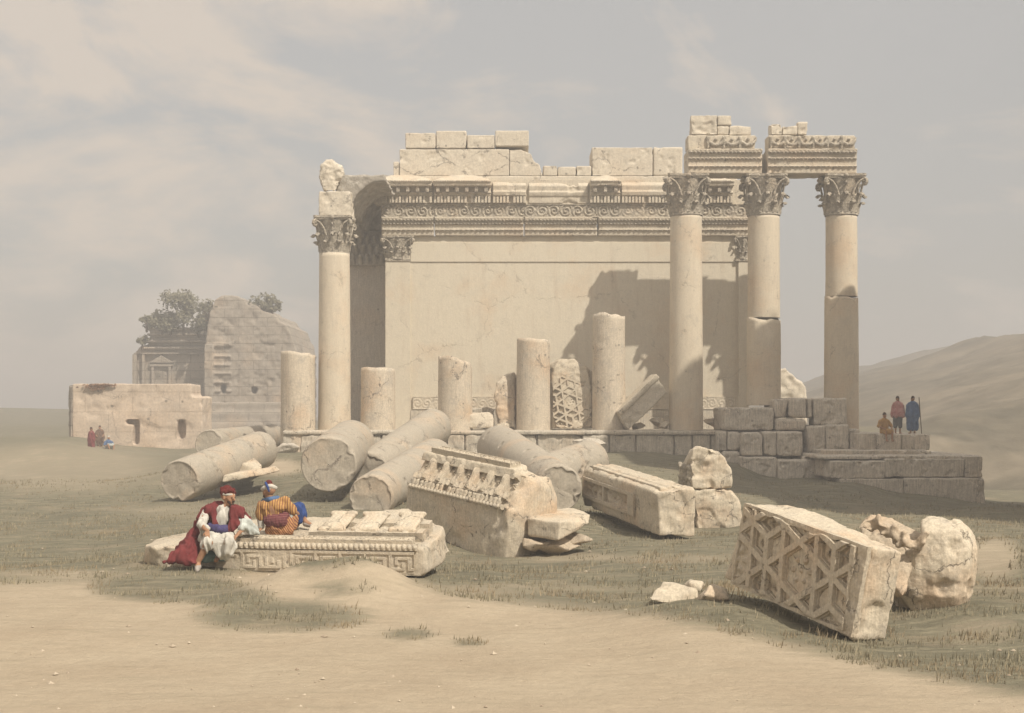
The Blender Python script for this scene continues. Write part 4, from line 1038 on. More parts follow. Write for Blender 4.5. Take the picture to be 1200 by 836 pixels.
# ------------------------------------------------------------------ far ruins left
RYF = 145.0
def fx(u): return xu(u, RYF)
def fz(v): return zv(v, RYF)
ru = empty('ruined_hall', (fx(260), RYF, gz(fx(260), RYF)), 'massive hazy ruined hall overgrown with shrubs, behind the pale low wall', 'ruin')
mb = MB()
mb.ext_y([(fx(150),fz(520)),(fx(250),fz(520)),(fx(250),fz(385)),(fx(170),fz(383)),(fx(172),fz(404)),(fx(160),fz(405)),(fx(152),fz(415)),(fx(150),fz(440))], RYF+1.5, RYF+12)
stone('front_wall', mb, M['ruin'], ru, voxel=.28, amp=.15, chip=.3, seed=1, cf=.5, freq=.6)
mb = MB()
for (a, b, v0, v1, d) in ((160,252,406,409,.5),(156,252,398,401,.6),(168,252,390,393,.4),(152,252,413,415,.5),(166,252,383,386,.3)): mb.box(fx(a), fx(b), RYF+1.5-d, RYF+3, fz(v1), fz(v0))
stone('cornice', mb, M['ruin'], ru, voxel=.16, amp=.06, seed=2, freq=.8)
mb = MB(); y = RYF+1.3
mb.ext_y([(fx(171),fz(425)),(fx(200),fz(425)),(fx(186),fz(416))], y-.25, y+.3); mb.box(fx(172),fx(199),y-.15,y+.3,fz(429),fz(426)); mb.box(fx(174),fx(177),y-.1,y+.3,fz(452),fz(429)); mb.box(fx(194),fx(197),y-.1,y+.3,fz(452),fz(429)); mb.box(fx(152),fx(157),y-.3,y+.3,fz(520),fz(415)); mb.box(fx(163),fx(166),y-.2,y+.3,fz(520),fz(415))
mk('pediment_niche', mb.mesh(), M['ruin'], ru, smooth=False)
mb = MB()
mb.ext_y([(fx(246),fz(530)),(fx(352),fz(530)),(fx(352),fz(412)),(fx(347),fz(396)),(fx(341),fz(383)),(fx(333),fz(379)),(fx(326),fz(370)),(fx(314),fz(367)),(fx(306),fz(360)),(fx(297),fz(361)),(fx(292),fz(353)),(fx(284),fz(350)),(fx(276),fz(348)),(fx(266),fz(350)),(fx(258),fz(354)),(fx(254),fz(362)),(fx(250),fz(380)),(fx(247),fz(405))], RYF-2.6, RYF+12)
mb.box(fx(247), fx(257), RYF-3.1, RYF, fz(530), fz(405)); mb.box(fx(257), fx(276), RYF-2.9, RYF, fz(408), fz(404)); 
for q in range(5): mb.box(fx(257), fx(276), RYF-2.85, RYF, fz(420+q*10), fz(418+q*10))
cut = MB(); rr = random.Random(12)
for v in (362,371,380,389,398,412,424,436,448,460): 
    cut.box(fx(262+rr.uniform(0,25)), fx(300+rr.uniform(0,50)), RYF-4, RYF-2.35, fz(v+.9), fz(v))
for k in range(16):
    u = rr.uniform(262,345); v = rr.choice((362,371,380,389,398,412,424,436,448)); cut.box(fx(u), fx(u+.9), RYF-4, RYF-2.4, fz(v+10), fz(v))
for (a,b,c,d) in ((265,271,452,462),(300,306,455,462)): cut.box(fx(a), fx(b), RYF-4, RYF-1.6, fz(d), fz(c))
stone('great_pier', mb, M['ruin'], ru, voxel=.115, amp=.09, chip=.22, seed=3, cf=.6, freq=1.2, smooth=0, cut=cut)
mb = MB()
for k, v in enumerate((472, 484, 495, 508)): mb.box(fx(238+k*2), fx(352), RYF-4.6-k*.3, RYF, fz(v+11.5), fz(v))
mb.box(fx(236), fx(352), RYF-5.6, RYF, fz(560), fz(519.5))
stone('lower_courses', mb, M['ruin'], ru, voxel=.24, amp=.12, chip=.25, seed=4, cf=.5, freq=.6)
LY = 92.0
lw = empty('low_wall', (xu(160,LY), LY, gz(xu(160,LY), LY)), 'sunlit pale low wall with square recesses, in front of the overgrown ruined hall', 'wall')
def lx_(u): return xu(u, LY)
def lz(v): return zv(v, LY)
mb = MB(); T_ = [(85,450),(224,450),(224,464),(237,465),(237,490),(239,560),(212,570),(85,560)]
mb.ext_y([(lx_(a), lz(b)) for a, b in reversed(T_)], LY, LY+3)
def cutbox(me, boxes):
    return me
cut = MB()
for (a, b, c, d) in ((147,162,492,497.5),(156,163,497,521),(208,216,492,513),(121,131,480,482),(124,126,473,481),(113,117,486,488),(236,241,470,476)): cut.box(lx_(a), lx_(b), LY-.5, LY+.75, lz(d), lz(c))
for (a, b, v) in ((200,238,472),(200,240,483),(186,240,493)): cut.box(lx_(a), lx_(b), LY-.5, LY+.13, lz(v+.9), lz(v))
stone('wall_body', mb, M['ruinlow'], lw, voxel=.10, amp=.04, chip=.12, seed=5, cf=.5, freq=.8, cut=cut)
mb = MB(); mb.hull([(lx_(75),LY+1,lz(545)),(lx_(85),LY-.4,lz(545)),(lx_(75.5),LY+.9,lz(451)),(lx_(85),LY-.05,lz(451)),(lx_(85),LY+3,lz(451)),(lx_(75.5),LY+3,lz(451)),(lx_(73),LY+3,lz(545)),(lx_(86),LY+3,lz(545))]); stone('end_buttress', mb, M['ruin'], lw, voxel=.12, amp=.05, seed=6)
# dry ivy patch on wall top
# right remnant far
QY_ = 82.0
rock('ruin_remnant', [(xu(u,QY_), QY_+d, zv(v,QY_)) for u,v in ((912,500),(945,500),(945,452),(930,447),(912,434),(920,432),(925,436)) for d in (0,3)], M['top'], 'pale distant remnant of wall seen between the two rightmost columns', 'ruin', amp=.1, chip=.2, seed=66, voxel=.1, cf=.8)

# ------------------------------------------------------------------ shrubs
def leafmat():
    m, nt, b = newmat('olive_foliage'); L = nt.links.new
    g = nd(nt, 'ShaderNodeNewGeometry'); c = mixc(nt, g.outputs['Random Per Island'], (.10,.095,.06), (.20,.18,.12)); L(c, b.inputs['Base Color']); return m
M['leaf'] = leafmat()
def shrub(u, v, Y, w, h, label, seed, trunk=True, n=900):
    w *= 1.36; h *= 1.36; r_ = random.Random(seed); base = at(u, v, Y)
    t = empty('shrub', tuple(base), label, 'shrub', 'shrubs on the far ruined hall')
    mb = MB(); top = base+Vector((0,0,h*.55))
    mb.cap(base-Vector((0,0,.4)), .14, top, .06, 8); cl = []
    for k in range(10):
        a = r_.uniform(0, 2*PI); q = base+Vector((math.cos(a)*w*.33, math.sin(a)*w*.33, h*r_.uniform(.12,.8))); mb.cap(base+Vector((0,0,h*.2)), .07, q, .03, 6); cl.append((q, r_.uniform(.12,.32)*w))
    cl.append((base+Vector((0,0,h*.8)), w*.3))
    mk('trunk', mb.mesh(), M['wood'], t)
    V = []; Fc = []
    for i in range(n):
        c, rad = r_.choice(cl); d = Vector((r_.gauss(0,1), r_.gauss(0,1), r_.gauss(0,1))).normalized()*rad*r_.random()**.4
        p = c+Vector((d.x, d.y, d.z*.75)); a = Vector((r_.gauss(0,1), r_.gauss(0,1), r_.gauss(0,1))).normalized(); b_ = a.orthogonal().normalized(); s = r_.uniform(.12,.27)
        b0 = len(V); V += [p-a*s, p+b_*s*.5, p+a*s, p-b_*s*.5]; Fc.append((b0,b0+1,b0+2,b0+3))
    mk('crown', mesh_of(V, Fc), M['leaf'], t, smooth=False)
for k, (u, v, w, h, l, n) in enumerate([(215,388,3.4,3.3,'tallest shrub on the ruined hall, above its cornice',1300),(233,390,2.6,2.4,'rounded shrub just right of the tallest one',900),(190,387,2.4,1.5,'bushy shrub at the left of the cornice top',800),(172,384,1.0,1.0,'tiny shrub on the far left tip of the cornice',250),(309,364,2.0,1.2,'leaning shrub on the right shoulder of the great pier',500),(245,383,2.0,2.2,'ivy-like shrub in the corner of wall and great pier',600),(200,388,2.2,1.2,'low shrub between the bushy one and the tallest one',600),(319,366,1.5,1.1,'outermost shrub on the right shoulder of the great pier',300)]):
    shrub(u, v, RYF+1.2 if u < 240 else RYF-1.5, w, h, l, k, n=n)
shrub(167, 405, RYF+.9, .9, .8, 'small shrub hanging at the left end of the cornice', 11, n=200)
# weeds on low wall top
V = []; Fc = []; r_ = random.Random(2)
for i in range(260):
    u = r_.gauss(116, 8); p = at(u, 451+abs(r_.gauss(0,2.5))*(1 if u<122 else .3), LY-.15); a = Vector((r_.gauss(0,1), r_.gauss(0,1), r_.gauss(0,1))).normalized(); b_ = a.orthogonal().normalized(); b0 = len(V)
    V += [p-a*.13, p+b_*.07, p+a*.13, p-b_*.07]; Fc.append((b0,b0+1,b0+2,b0+3))
m_, nt_, b_n = newmat('russet_ivy'); b_n.inputs['Base Color'].default_value = (.26,.15,.09,1)
setp(mk('creeper', mesh_of(V, Fc), m_, smooth=False, loc=at(116,452,LY)), 'russet creeper hanging over the top of the pale low wall', 'creeper')

# ------------------------------------------------------------------ tall off-frame wall, added to shade the right side
tr = empty('shade_wall', (19, 45, 0), 'tall unseen ashlar wall added outside the view on the right to cast shade', 'ruin')
prof = [(31.5,11),(33,14.5),(35,15.5),(36,18.5),(38.5,19.5),(39.5,24),(42,25.5),(43.2,28),(45.5,27.5),(46.4,26),(48.4,25),(49.6,23.4),(51.2,22.3),(52.4,20.2),(54.2,19.0),(55.4,16),(55.8,9)]
def wx(y): return 16.6+(y-31.5)*.212
mb = MB()
for (y0, h0), (y1, h1) in zip(prof, prof[1:]):
    x0, x1 = wx(y0), wx(y1); zb = -2
    mb.hexa([(x0,y0,zb),(x0+2.4,y0,zb),(x1+2.4,y1,zb),(x1,y1,zb),(x0,y0,h0),(x0+2.4,y0,h0),(x1+2.4,y1,h1),(x1,y1,h1)])
stone('shade_wall_body', mb, M['wall'], tr, voxel=.2, amp=.06, chip=.2, seed=8, cf=.5, freq=.7)
mb = MB()
for zz in (0.6, 5.5, 10.5):
    mb.hexa([(wx(32)-.35,32,zz-.4),(wx(32)+.1,32,zz-.4),(wx(55.5)+.1,55.5,zz-.4),(wx(55.5)-.35,55.5,zz-.4),(wx(32)-.35,32,zz+.3),(wx(32)+.1,32,zz+.3),(wx(55.5)+.1,55.5,zz+.3),(wx(55.5)-.35,55.5,zz+.3)])
stone('string_course', mb, M['ent'], tr, voxel=.12, amp=.03, seed=9)

# ------------------------------------------------------------------ people
def head_caps(c, f, up, s=1.):
    """c = head centre; returns caps for skull/face (skin)"""
    f = Vector(f).normalized(); up = Vector(up).normalized(); r = f.cross(up).normalized(); up = r.cross(f).normalized()
    P = lambda a, b, d: c+f*a*s+r*b*s+up*d*s
    L = [(P(-.02,0,.03), .088*s, P(.01,0,.02), .082*s), (P(.02,0,-.03), .062*s, P(.045,0,-.075), .036*s),
         (P(.08,0,.015), .011*s, P(.108,0,-.02), .014*s), (P(.075,.03,.03), .014*s, P(.075,-.03,.03), .014*s),
         (P(.076,-.02,-.055), .010*s, P(.076,.02,-.055), .010*s), (P(.076,-.018,-.066), .011*s, P(.076,.018,-.066), .011*s)]
    for sg in (-1, 1):
        L += [(P(-.005,.083*sg,.015), .014*s, P(.0,.086*sg,-.02), .011*s)]
        L += [(P(.05,.045*sg,-.015), .02*s, P(.055,.035*sg,-.03), .022*s)]
    return L, P
def hand_caps(w, d, n, s=1., curl=.5):
    """w wrist, d direction of hand, n palm normal (pointing out of palm)"""
    w = Vector(w); d = Vector(d).normalized(); n = Vector(n); n = (n-d*n.dot(d)).normalized(); x = d.cross(n)
    L = []
    for i, (o, ln) in enumerate(((-.03,.068),(-.010,.078),(.011,.073),(.031,.058))):
        b = w+d*.085*s+x*o*s; L.append((w+d*.01*s+x*o*.6*s, .016*s, b, .012*s))
        m = b+(d*math.cos(curl*.6)+n*math.sin(curl*.6))*ln*.5*s; e = m+(d*math.cos(curl*1.5)+n*math.sin(curl*1.5))*ln*.5*s
        L += [(b, .0095*s, m, .0088*s), (m, .0088*s, e, .0075*s)]
    b = w+d*.03*s-x*.03*s; m = b+(d*.6-x*.75+n*.3).normalized()*.04*s; e = m+(d*.9-x*.2+n*.4).normalized()*.032*s
    L += [(w+d*.01*s, .015*s, b, .013*s), (b, .0125*s, m, .011*s), (m, .0105*s, e, .009*s)]
    return L
def eye_parts(P, body, s=1.):
    for sg in (-1, 1):
        mb = MB(); mb.cap(P(.082,.03*sg,.008), .0095*s, P(.082,.03*sg,.0085), .0095*s, 8); mk('eye', mb.mesh(), M['beard'], body)

# man 1 ---------------------------------------------------------------
B1 = 21.45
def Q(u, v, dy=0): return at(u, v, B1+dy)
m1 = empty('person', tuple(Q(240,660)), 'seated man in dark red robe, white baggy trousers and red cap, looking right', 'person')
hc = Q(267.5,583,.1)
hl, HP = head_caps(hc, (.88,-.45,-.12), (.1,-.05,1), 1.2)
shR, shL = Q(241,602,.0), Q(281,602,.3)
elR, wrR = Q(236,616,-.22), Q(243,622,-.42)
elL, wrL = Q(291,614,.15), Q(279,626,-.1)
hipR, hipL = Q(248,630,.25), Q(262,630,.3)
knR, knL = Q(244,636,-.42), Q(268,636,-.38)
anR, anL = Q(232,661,-.4), Q(256,652,-.15)
body1 = blob('body', hl+[(hc+Vector((-.01,.01,-.07)), .052, Q(263,598,.12), .062), (Q(262,603,.15), .14, Q(257,622,.2), .145), (Q(249,604,.1), .09, Q(274,604,.22), .09), (Q(255,628,.28), .17, Q(256,630,.25), .17),
    (shR,.07,elR,.05),(elR,.048,wrR,.03),(shL,.07,elL,.05),(elL,.048,wrL,.03),
    (hipR,.10,knR,.078),(knR,.065,anR+Vector((0,0,.03)),.042),(hipL,.10,knL,.078),(knL,.065,anL,.042),
    (anR,.045,Q(231,667,-.52),.035),(Q(232,666,-.4),.04,Q(231,668.5,-.58),.026),(anL,.042,Q(253,657,-.25),.035)]
    +hand_caps(wrR, (.1,-.5,-.8), (0,.5,-.5), 1.0, .7)+hand_caps(wrL, (-.3,-.5,-.35), (0,0,-1), 1.0, .5), M['skin'], m1, voxel=.0095, smooth=3)
eye_parts(HP, body1, 1.2)
blob('beard', [(HP(.05,.04,-.05), .03, HP(.05,-.04,-.05), .03), (HP(.065,0,-.085), .04, HP(.085,0,-.135), .022), (HP(.088,-.02,-.045), .011, HP(.088,.02,-.045), .011)], M['beard'], m1, .009, 2, .006, 40)
tb = [(HP(-.02,0,.07), .095, HP(-.03,0,.085), .09)]
for k in range(10):
    a0, a1 = k*2*PI/10, (k+1)*2*PI/10
    tb.append((HP(-.015+.075*math.cos(a0), .08*math.sin(a0), .075+.03*math.sin(a0*2+.5)), .036, HP(-.015+.075*math.cos(a1), .08*math.sin(a1), .085+.02*math.sin(a1*3)), .036))
blob('cap', tb, M['turb'], m1, .01, 2, .008, 25)
blob('cap_band', [(HP(-.015+.085*math.cos(a), .085*math.sin(a), .045), .022, HP(-.015+.085*math.cos(a+.6), .085*math.sin(a+.6), .045), .022) for a in [k*.6-1.5 for k in range(6)]], M['white'], m1, .009, 2)
blob('shirt', [(Q(262,600,.1), .12, Q(257,622,.16), .14), (Q(261,605,.02), .10, Q(257,620,.05), .115), (shR,.075,elR,.07),(elR,.07,Q(243,620,-.36),.045),(elR,.06,Q(237,624,-.2),.06),(shL,.08,elL,.075),(elL,.08,Q(282,624,0),.06)], M['white'], m1, .011, 2, .024, 9)
blob('sleeve', [(Q(289,613,.1), .08, Q(300,622,.25), .06), (Q(284,618,.0), .075, Q(302,625,.15), .04), (Q(283,613,.05), .08, Q(292,622,.1), .08)], M['pale'], m1, .012, 2, .03, 9)
blob('trousers', [(Q(252,628,.2), .17, Q(246,635,-.25), .125), (Q(262,628,.25), .17, Q(267,637,-.28), .13), (Q(247,632,-.25), .12, Q(241,640,-.40), .085), (Q(268,640,-.3), .13, Q(263,648,-.28), .12), (Q(256,640,-.25), .11, Q(267,650,-.32), .085), (Q(240,630,-.1), .10, Q(237,639,-.3), .07), (Q(252,634,-.2), .13, Q(262,638,-.3), .13), (knR, .105, Q(241,642,-.42), .085), (knL, .11, Q(266,646,-.38), .10), (Q(256,638,-.34), .10, Q(260,648,-.34), .09)], M['white'], m1, .012, 2, .04, 7)
blob('sash', [(Q(247,618,-.02), .075, Q(257,621,-.14), .075), (Q(257,621,-.14), .075, Q(270,620,.05), .07), (Q(247,622,.02), .07, Q(268,625,.0), .07)], M['violet'], m1, .012, 2, .012, 18)
blob('robe', [(Q(256,595,.22), .10, Q(241,600,.02), .095), (Q(259,595,.22), .10, Q(281,600,.3), .09), (Q(248,599,-.02), .07, Q(252,614,-.04), .06), (Q(243,598,-.02), .085, Q(238,607,.05), .10), (Q(274,597,.05), .07, Q(276,614,.0), .07), (Q(277,600,.15), .09, Q(287,610,.2), .10), (Q(274,612,.0), .07, Q(270,622,-.02), .06),
    (Q(246,600,.35), .13, Q(236,620,.35), .15), (Q(262,600,.42), .13, Q(260,622,.45), .15), (Q(234,620,.25), .15, Q(222,640,.0), .14), (Q(228,630,.15), .14, Q(212,652,-.35), .11), (Q(214,650,-.3), .12, Q(194,658.5,-.42), .05), (Q(225,640,-.1), .14, Q(226,657,-.4), .08), (Q(212,654,-.38), .09, Q(228,660,-.45), .06), (Q(218,640,-.05), .11, Q(203,655,-.35), .08)], M['redrobe'], m1, .013, 2, .045, 6)
blob('shoe', [(Q(232,664,-.4), .055, Q(231,668.5,-.6), .036)], M['shoe'], m1, .01, 2)
blob('teal_wrap', [(Q(247,652,.0), .09, Q(262,653,.05), .07), (Q(240,655,-.1), .07, Q(256,652,.0), .08)], M['lblue'] if False else cloth('teal_cloth', (.16,.24,.22)), m1, .014, 3, .015, 12)

# man 2 ---------------------------------------------------------------
B2 = 22.15
def R_(u, v, dy=0): return at(u, v, B2+dy)
m2 = empty('person', tuple(R_(325,622)), 'man seen from behind in striped orange jacket and white turban, leaning on one arm', 'person')
hc2 = R_(315,576,.0)
hl2, HP2 = head_caps(hc2, (-.75,.55,-.1), (-.05,0,1), 1.17)
s2L, s2R = R_(306,592,0), R_(334,588,.0)
w2L = R_(306,619,-.02); e2L = R_(305,605,.0); e2R = R_(344,600,.05); w2R = R_(352,604,.3)
h2 = R_(328,615,.1); k2 = R_(350,596,.35); a2 = R_(358,612,.35); k2b = R_(345,612,.45); a2b = R_(330,620,.6)
body2 = blob('body', hl2+[(hc2+Vector((.01,-.01,-.07)), .055, R_(317,588), .06), (R_(320,596), .14, R_(327,612,.05), .14), (R_(311,592), .08, R_(331,591), .09), (R_(324,615,.1), .16, R_(333,616,.12), .16),
    (s2L,.07,e2L,.05),(e2L,.047,w2L,.03),(s2R,.07,e2R,.05),(e2R,.045,w2R,.03),
    (R_(332,612,.15),.11,k2,.08),(k2,.065,a2,.042),(a2,.042,R_(364,615,.3),.034),(R_(324,614,.2),.11,k2b,.08),(k2b,.065,a2b,.045)]
    +hand_caps(w2L, (-.35,-.5,-.35), (0,0,-1), 1.05, .3)+hand_caps(w2R, (.3,.6,-.3), (0,0,-1), 1., .6), M['skin'], m2, voxel=.0095, smooth=3)
eye_parts(HP2, body2, 1.17)
blob('beard', [(HP2(.05,.03,-.06), .03, HP2(.06,-.03,-.06), .03), (HP2(.06,0,-.08), .035, HP2(.07,0,-.11), .02)], M['beard'], m2, .009, 2)
tb = []
for k in range(12):
    a0, a1 = k*2*PI/12, (k+1)*2*PI/12
    tb.append((HP2(-.01+.085*math.cos(a0), .09*math.sin(a0), .055+.02*math.sin(a0*2)), .036, HP2(-.01+.085*math.cos(a1), .09*math.sin(a1), .055+.02*math.sin(a1*2)), .036))
tb.append((HP2(-.05,-.03,.03), .06, HP2(-.05,.03,.03), .06))
blob('turban', tb, M['white'], m2, .01, 2, .008, 30)
blob('turban_crown', [(HP2(-.01,0,.08), .075, HP2(-.015,0,.11), .06)], M['turb'], m2, .01, 2)
blob('turban_tail', [(HP2(-.05,-.09,.12), .022, HP2(-.09,-.10,.06), .022), (HP2(-.09,-.10,.06), .022, HP2(-.10,-.09,.0), .018)], M['blue'], m2, .009, 2)
blob('jacket', [(R_(320,594,-.01), .14, R_(327,609,.03), .135), (R_(309,591), .085, R_(332,589), .085), (R_(312,594,-.03), .11, R_(329,594,-.03), .115), (s2L+Vector((0,0,-.02)),.085,R_(305.5,606),.085), (s2R,.09,R_(342,598,.03),.085), (R_(314,600,-.02), .11, R_(318,609,-.02), .10)], M['stripe'], m2, .012, 2, .024, 8)
blob('collar', [(R_(309,587,.02), .04, R_(316,585.5,-.07), .045), (R_(316,585.5,-.07), .045, R_(325,584,.0), .045)], M['lblue'], m2, .01, 2)
blob('sleeve', [(R_(305.5,606.5), .066, R_(306,617,-.01), .058)], M['white'], m2, .01, 2, .01, 20)
blob('sash', [(R_(316,609,-.06), .11, R_(329,610,-.06), .12), (R_(328,608,-.03), .12, R_(337,604,.05), .09), (R_(317,613,-.05), .09, R_(325,612,-.08), .10)], M['sash'], m2, .012, 2, .012, 16)
blob('skirt', [(R_(320,618,-.02), .12, R_(340,615,.05), .13), (R_(318,621,.0), .10, R_(338,621,.0), .10), (R_(328,613,.0), .14, R_(341,610,.1), .13), (R_(325,617,.3), .13, R_(344,614,.4), .1)], M['skirt'], m2, .012, 2, .03, 8)
blob('breeches', [(R_(340,606,.15), .11, k2, .11), (k2, .105, R_(353,603,.35), .10), (R_(347,597,.25), .10, R_(350,609,.3), .08)], M['blue'], m2, .012, 2, .025, 9)
blob('shirt_tail', [(R_(340,600,.08), .09, R_(344,607,.1), .06), (R_(341,604,.05), .07, R_(340,610,.05), .06)], M['pale'], m2, .013, 3, .014, 12)
blob('shoe', [(a2+Vector((0,0,-.03)),.05,R_(365,616,.3),.04)], M['shoe'], m2, .01, 2)

# small figures ------------------------------------------------------
def figure(u, vfoot, Y, h, label, robe, lower, face=(0,1,0), pose='stand', robe_len=.3, hair='beard', extra=None, wide=1.):
    b = at(u, vfoot, Y); s = h/1.7
    t = empty('person', tuple(b), label, 'person')
    f = Vector(face).normalized(); r = f.cross(Vector((0,0,1))).normalized()
    def P(x, y, z): return b+r*x*s+f*y*s+Vector((0,0,z*s))
    if pose == 'stand':
        hc = P(0,0,1.58); L, HP = head_caps(hc, f, (0,0,1), s)
        caps = L+[(P(0,0,1.5),.055*s,P(0,0,1.42),.06*s),(P(-.12,0,1.38),.08*s,P(.12,0,1.38),.08*s),(P(0,0,1.34),.15*s,P(0,0,1.0),.13*s),(P(0,0,.95),.15*s,P(0,0,.9),.15*s)]
        for sg in (-1,1):
            caps += [(P(.2*sg,0,1.36),.06*s,P(.27*sg,.05,1.08),.045*s),(P(.27*sg,.05,1.08),.043*s,P(.2*sg,.24,.95),.03*s),(P(.09*sg,0,.9),.09*s,P(.10*sg,.02,.48),.06*s),(P(.10*sg,.02,.48),.056*s,P(.11*sg,0,.08),.038*s),(P(.11*sg,-.02,.04),.04*s,P(.12*sg,.14,.03),.03*s)]
            caps += hand_caps(P(.2*sg,.24,.95), f, (0,0,-1), s)
        body = blob('body', caps, M['skin'], t, .014, 2)
        rl = robe_len
        blob('robe', [(P(-.15*wide,0,1.37),.10*s,P(.15*wide,0,1.37),.10*s),(P(0,0,1.35),.18*s,P(0,0,.9),.21*s),(P(-.2*wide,.02,1.3),.1*s,P(-.24*wide,.0,.85),.12*s),(P(.2*wide,.02,1.3),.1*s,P(.24*wide,.0,.85),.12*s),(P(-.1,0,.95),.2*s,P(-.16*wide,0,rl+.15),.13*s),(P(.1,0,.95),.2*s,P(.16*wide,0,rl+.15),.13*s),(P(0,0,.9),.22*s,P(0,0,rl+.15),.15*s)], M[robe], t, .022, 3, .03, 7)
        if lower: blob('trousers', [(P(-.08,0,.85),.15*s,P(-.12,0,.35),.10*s),(P(.08,0,.85),.15*s,P(.12,0,.35),.10*s)], M[lower], t, .02, 3, .02, 8)
    else:
        hc = P(0,.05,.83); L, HP = head_caps(hc, f, (0,0,1), s)
        caps = L+[(P(0,.03,.75),.055*s,P(0,0,.66),.06*s),(P(-.12,0,.6),.08*s,P(.12,0,.6),.08*s),(P(0,0,.58),.15*s,P(0,0,.2),.14*s),(P(0,0,.14),.16*s,P(0,.02,.12),.16*s)]
        for sg in (-1,1):
            if pose == 'ledge': kn = P(.16*sg,.42,.12); an = P(.14*sg,.46,-.28)
            else: kn = P(.2*sg,.40,.40); an = P(.14*sg,.55,.05)
            el = P(.32*sg,.1,.36); wr = P(.18*sg,.33,.26)
            caps += [(P(.2*sg,0,.6),.06*s,el,.045*s),(el,.043*s,wr,.03*s),(P(.1*sg,0,.12),.09*s,kn,.065*s),(kn,.06*s,an,.04*s),(an,.04*s,an+f*.13*s,.03*s)]
            caps += hand_caps(wr, f, (0,0,-1), s)
        body = blob('body', caps, M['skin'], t, .014, 2)
        blob('robe', [(P(-.15,0,.6),.10*s,P(.15,0,.6),.10*s),(P(0,0,.58),.18*s,P(0,0,.15),.2*s),(P(-.2,.0,.58),.09*s,P(-.31,.08,.38),.09*s),(P(.2,.0,.58),.09*s,P(.31,.08,.38),.09*s)], M[robe], t, .022, 3, .02, 7)
        kk = .12 if pose == 'ledge' else .38
        blob('skirt', [(P(0,0,.12),.19*s,P(-.15,.36,kk),.12*s),(P(0,0,.12),.19*s,P(.15,.36,kk),.12*s),(P(-.14,.36,kk-.02),.11*s,P(.14,.36,kk-.02),.11*s)], M[lower], t, .022, 3, .02, 7)
    blob('cap', [(HP(-.015,0,.07), .092*s, HP(-.02,0,.10), .08*s)], M[hair], t, .015, 2)
    return t, P
figure(1052, 508.6, 60.2, 1.62, 'man in red striped shawl standing between the seated man and the blue cloaked one', 'redw', 'dgrey', (.5,.6,0), robe_len=.75)
t, P_ = figure(1069.5, 508.6, 60.0, 1.62, 'tall standing man wrapped in a long blue cloak, holding a staff', 'bluecloak' if 'bluecloak' in M else 'lblue', None, (-.3,1,0), robe_len=.12, wide=1.1)
mb = MB(); mb.cap(at(1077,466,60.0), .018, at(1080,508.5,60.0), .018, 6); st = mk('staff', mb.mesh(), M['wood'], loc=at(1080,508.5,60)); setp(st, 'thin walking staff standing beside the blue cloaked man', 'staff')
figure(1036, 509.3, 58.65, 1.62, 'man in ochre clothes sitting on the edge of the stepped platform', 'ochre', 'ochre', (.25,-.9,0), pose='ledge')
figure(107, 531.5, 85.5, 1.6, 'man in a long maroon cloak standing in front of the pale low wall', 'maroon', None, (.5,.6,0), robe_len=.05, wide=1.1)
figure(117, 527, 87.5, 1.5, 'brown clad man standing just behind the maroon cloaked one', 'brown', 'brown', (.3,-.9,0), robe_len=.4)
figure(127, 528, 87, 1.6, 'man in blue and white sitting on the ground near the pale low wall', 'lblue', 'pale', (.6,-.7,0), pose='sit', hair='white')

# ------------------------------------------------------------------ haze, world, sun, camera
mb = MB(); mb.box(-470, 470, -40, 720, -9, 24)
hz = mk('haze', mb.mesh(), None, smooth=False); setp(hz, 'thin warm haze in the air over the whole valley', None, None, 'stuff')
hm = bpy.data.materials.new('haze_air'); hm.use_nodes = True; nt = hm.node_tree; nt.nodes.clear()
out = nt.nodes.new('ShaderNodeOutputMaterial'); pv = nt.nodes.new('ShaderNodeVolumePrincipled')
pv.inputs['Color'].default_value = (.985,.955,.925,1); pv.inputs['Density'].default_value = .0036; pv.inputs['Anisotropy'].default_value = .2
nt.links.new(pv.outputs[0], out.inputs['Volume']); hz.data.materials.append(hm)

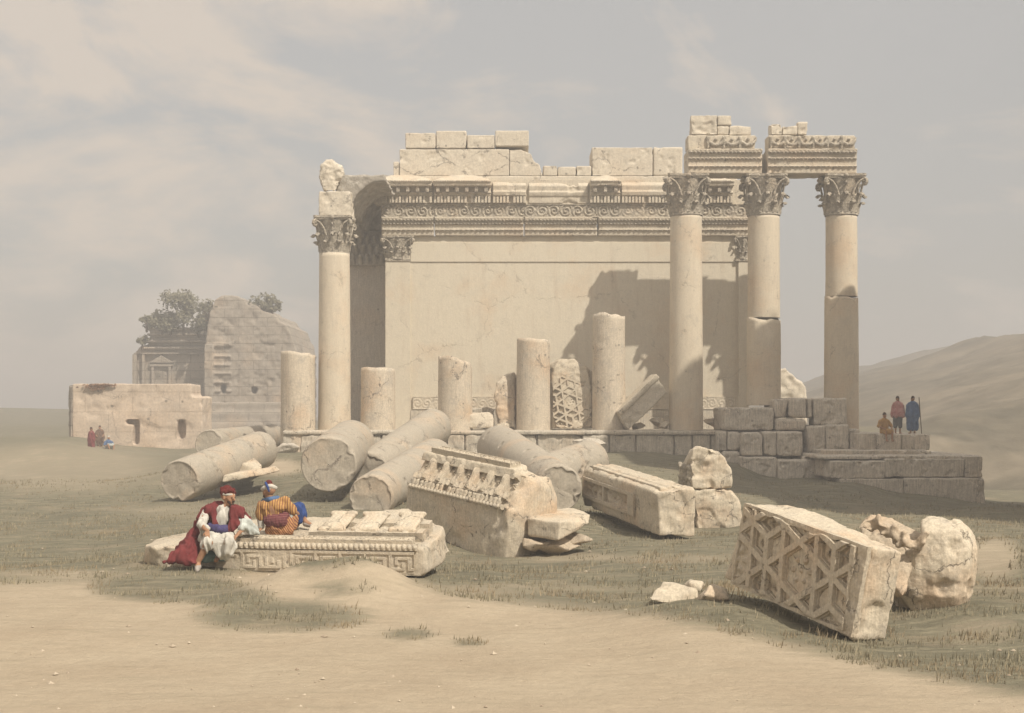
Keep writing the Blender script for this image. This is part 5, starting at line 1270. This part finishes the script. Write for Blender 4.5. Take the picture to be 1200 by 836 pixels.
w = bpy.data.worlds.new('World'); SC.world = w; w.use_nodes = True; nt = w.node_tree; nt.nodes.clear(); L = nt.links.new
out = nt.nodes.new('ShaderNodeOutputWorld'); bg = nt.nodes.new('ShaderNodeBackground'); bg.inputs[1].default_value = .1; L(bg.outputs[0], out.inputs[0])
sky = nt.nodes.new('ShaderNodeTexSky'); sky.sky_type = 'NISHITA'; sky.sun_disc = False
el = math.asin(SUN.z); sky.sun_elevation = el; sky.sun_rotation = math.atan2(SUN.x, SUN.y); sky.dust_density = 4; sky.air_density = 1.2
tc = nt.nodes.new('ShaderNodeTexCoord'); D = tc.outputs['Generated']
sep = nt.nodes.new('ShaderNodeSeparateXYZ'); L(D, sep.inputs[0])
base = mixc(nt, .80, sky.outputs[0], (3.95,3.76,3.49))
mp = nd(nt, 'ShaderNodeMapping'); mp.inputs['Scale'].default_value = (3.0,3.0,6.5); mp.inputs['Rotation'].default_value = (0,.42,0); L(D, mp.inputs[0])
n1 = nd(nt, 'ShaderNodeTexNoise', Scale=1.7, Detail=10.0, Roughness=.6, Distortion=.7); L(mp.outputs[0], n1.inputs[0])
n2 = nd(nt, 'ShaderNodeTexNoise', Scale=4.5, Detail=8.0, Roughness=.6, Distortion=.3); L(mp.outputs[0], n2.inputs[0])
left = ramp(nt, sep.outputs['X'], .10, -.26)
nn = mul(nt, mul(nt, n1.outputs[0], .75), mul(nt, n2.outputs[0], .25), 'ADD')
cm = ramp(nt, mul(nt, nn, mul(nt, mul(nt, left, .125), -.04, 'ADD'), 'ADD'), .50, .62)
sky2 = mixc(nt, mul(nt, cm, .8), base, (5.45,4.72,4.0))
# lilac-blue veil on the right
veil = mul(nt, ramp(nt, sep.outputs['X'], -.05, .3), ramp(nt, n2.outputs[0], .35, .7))
sky3 = mixc(nt, mul(nt, veil, .35), sky2, (3.75,3.7,3.65))
sky4 = mixc(nt, 1.0, sky3, ramp(nt, sep.outputs['Z'], .38, .8, 1.0, 1.55), 'MULTIPLY')
L(sky4, bg.inputs[0])

sd = bpy.data.lights.new('sun', 'SUN'); sd.energy = 3.6; sd.angle = math.radians(.6); sd.color = (1,.93,.82)
so = bpy.data.objects.new('sun', sd); C.objects.link(so); so.rotation_euler = SUN.to_track_quat('Z', 'Y').to_euler(); so.location = (20,-20,40)
cd = bpy.data.cameras.new('camera'); cam = bpy.data.objects.new('camera', cd); C.objects.link(cam); cam.location = (0,0,CAMZ); cam.rotation_euler = (PI/2,0,0)
cd.sensor_width = 36; cd.lens = 36*F/1200; cd.shift_y = (HOR-418)/1200; cd.clip_end = 3000; cd.clip_start = .1
SC.camera = cam
SC.view_settings.view_transform = 'Standard'; SC.view_settings.look = 'None'; SC.view_settings.exposure = .44; SC.view_settings.gamma = 1
SC.render.engine = 'CYCLES'; SC.cycles.use_denoising = True; SC.cycles.max_bounces = 6; SC.cycles.volume_bounces = 0; SC.cycles.diffuse_bounces = 3
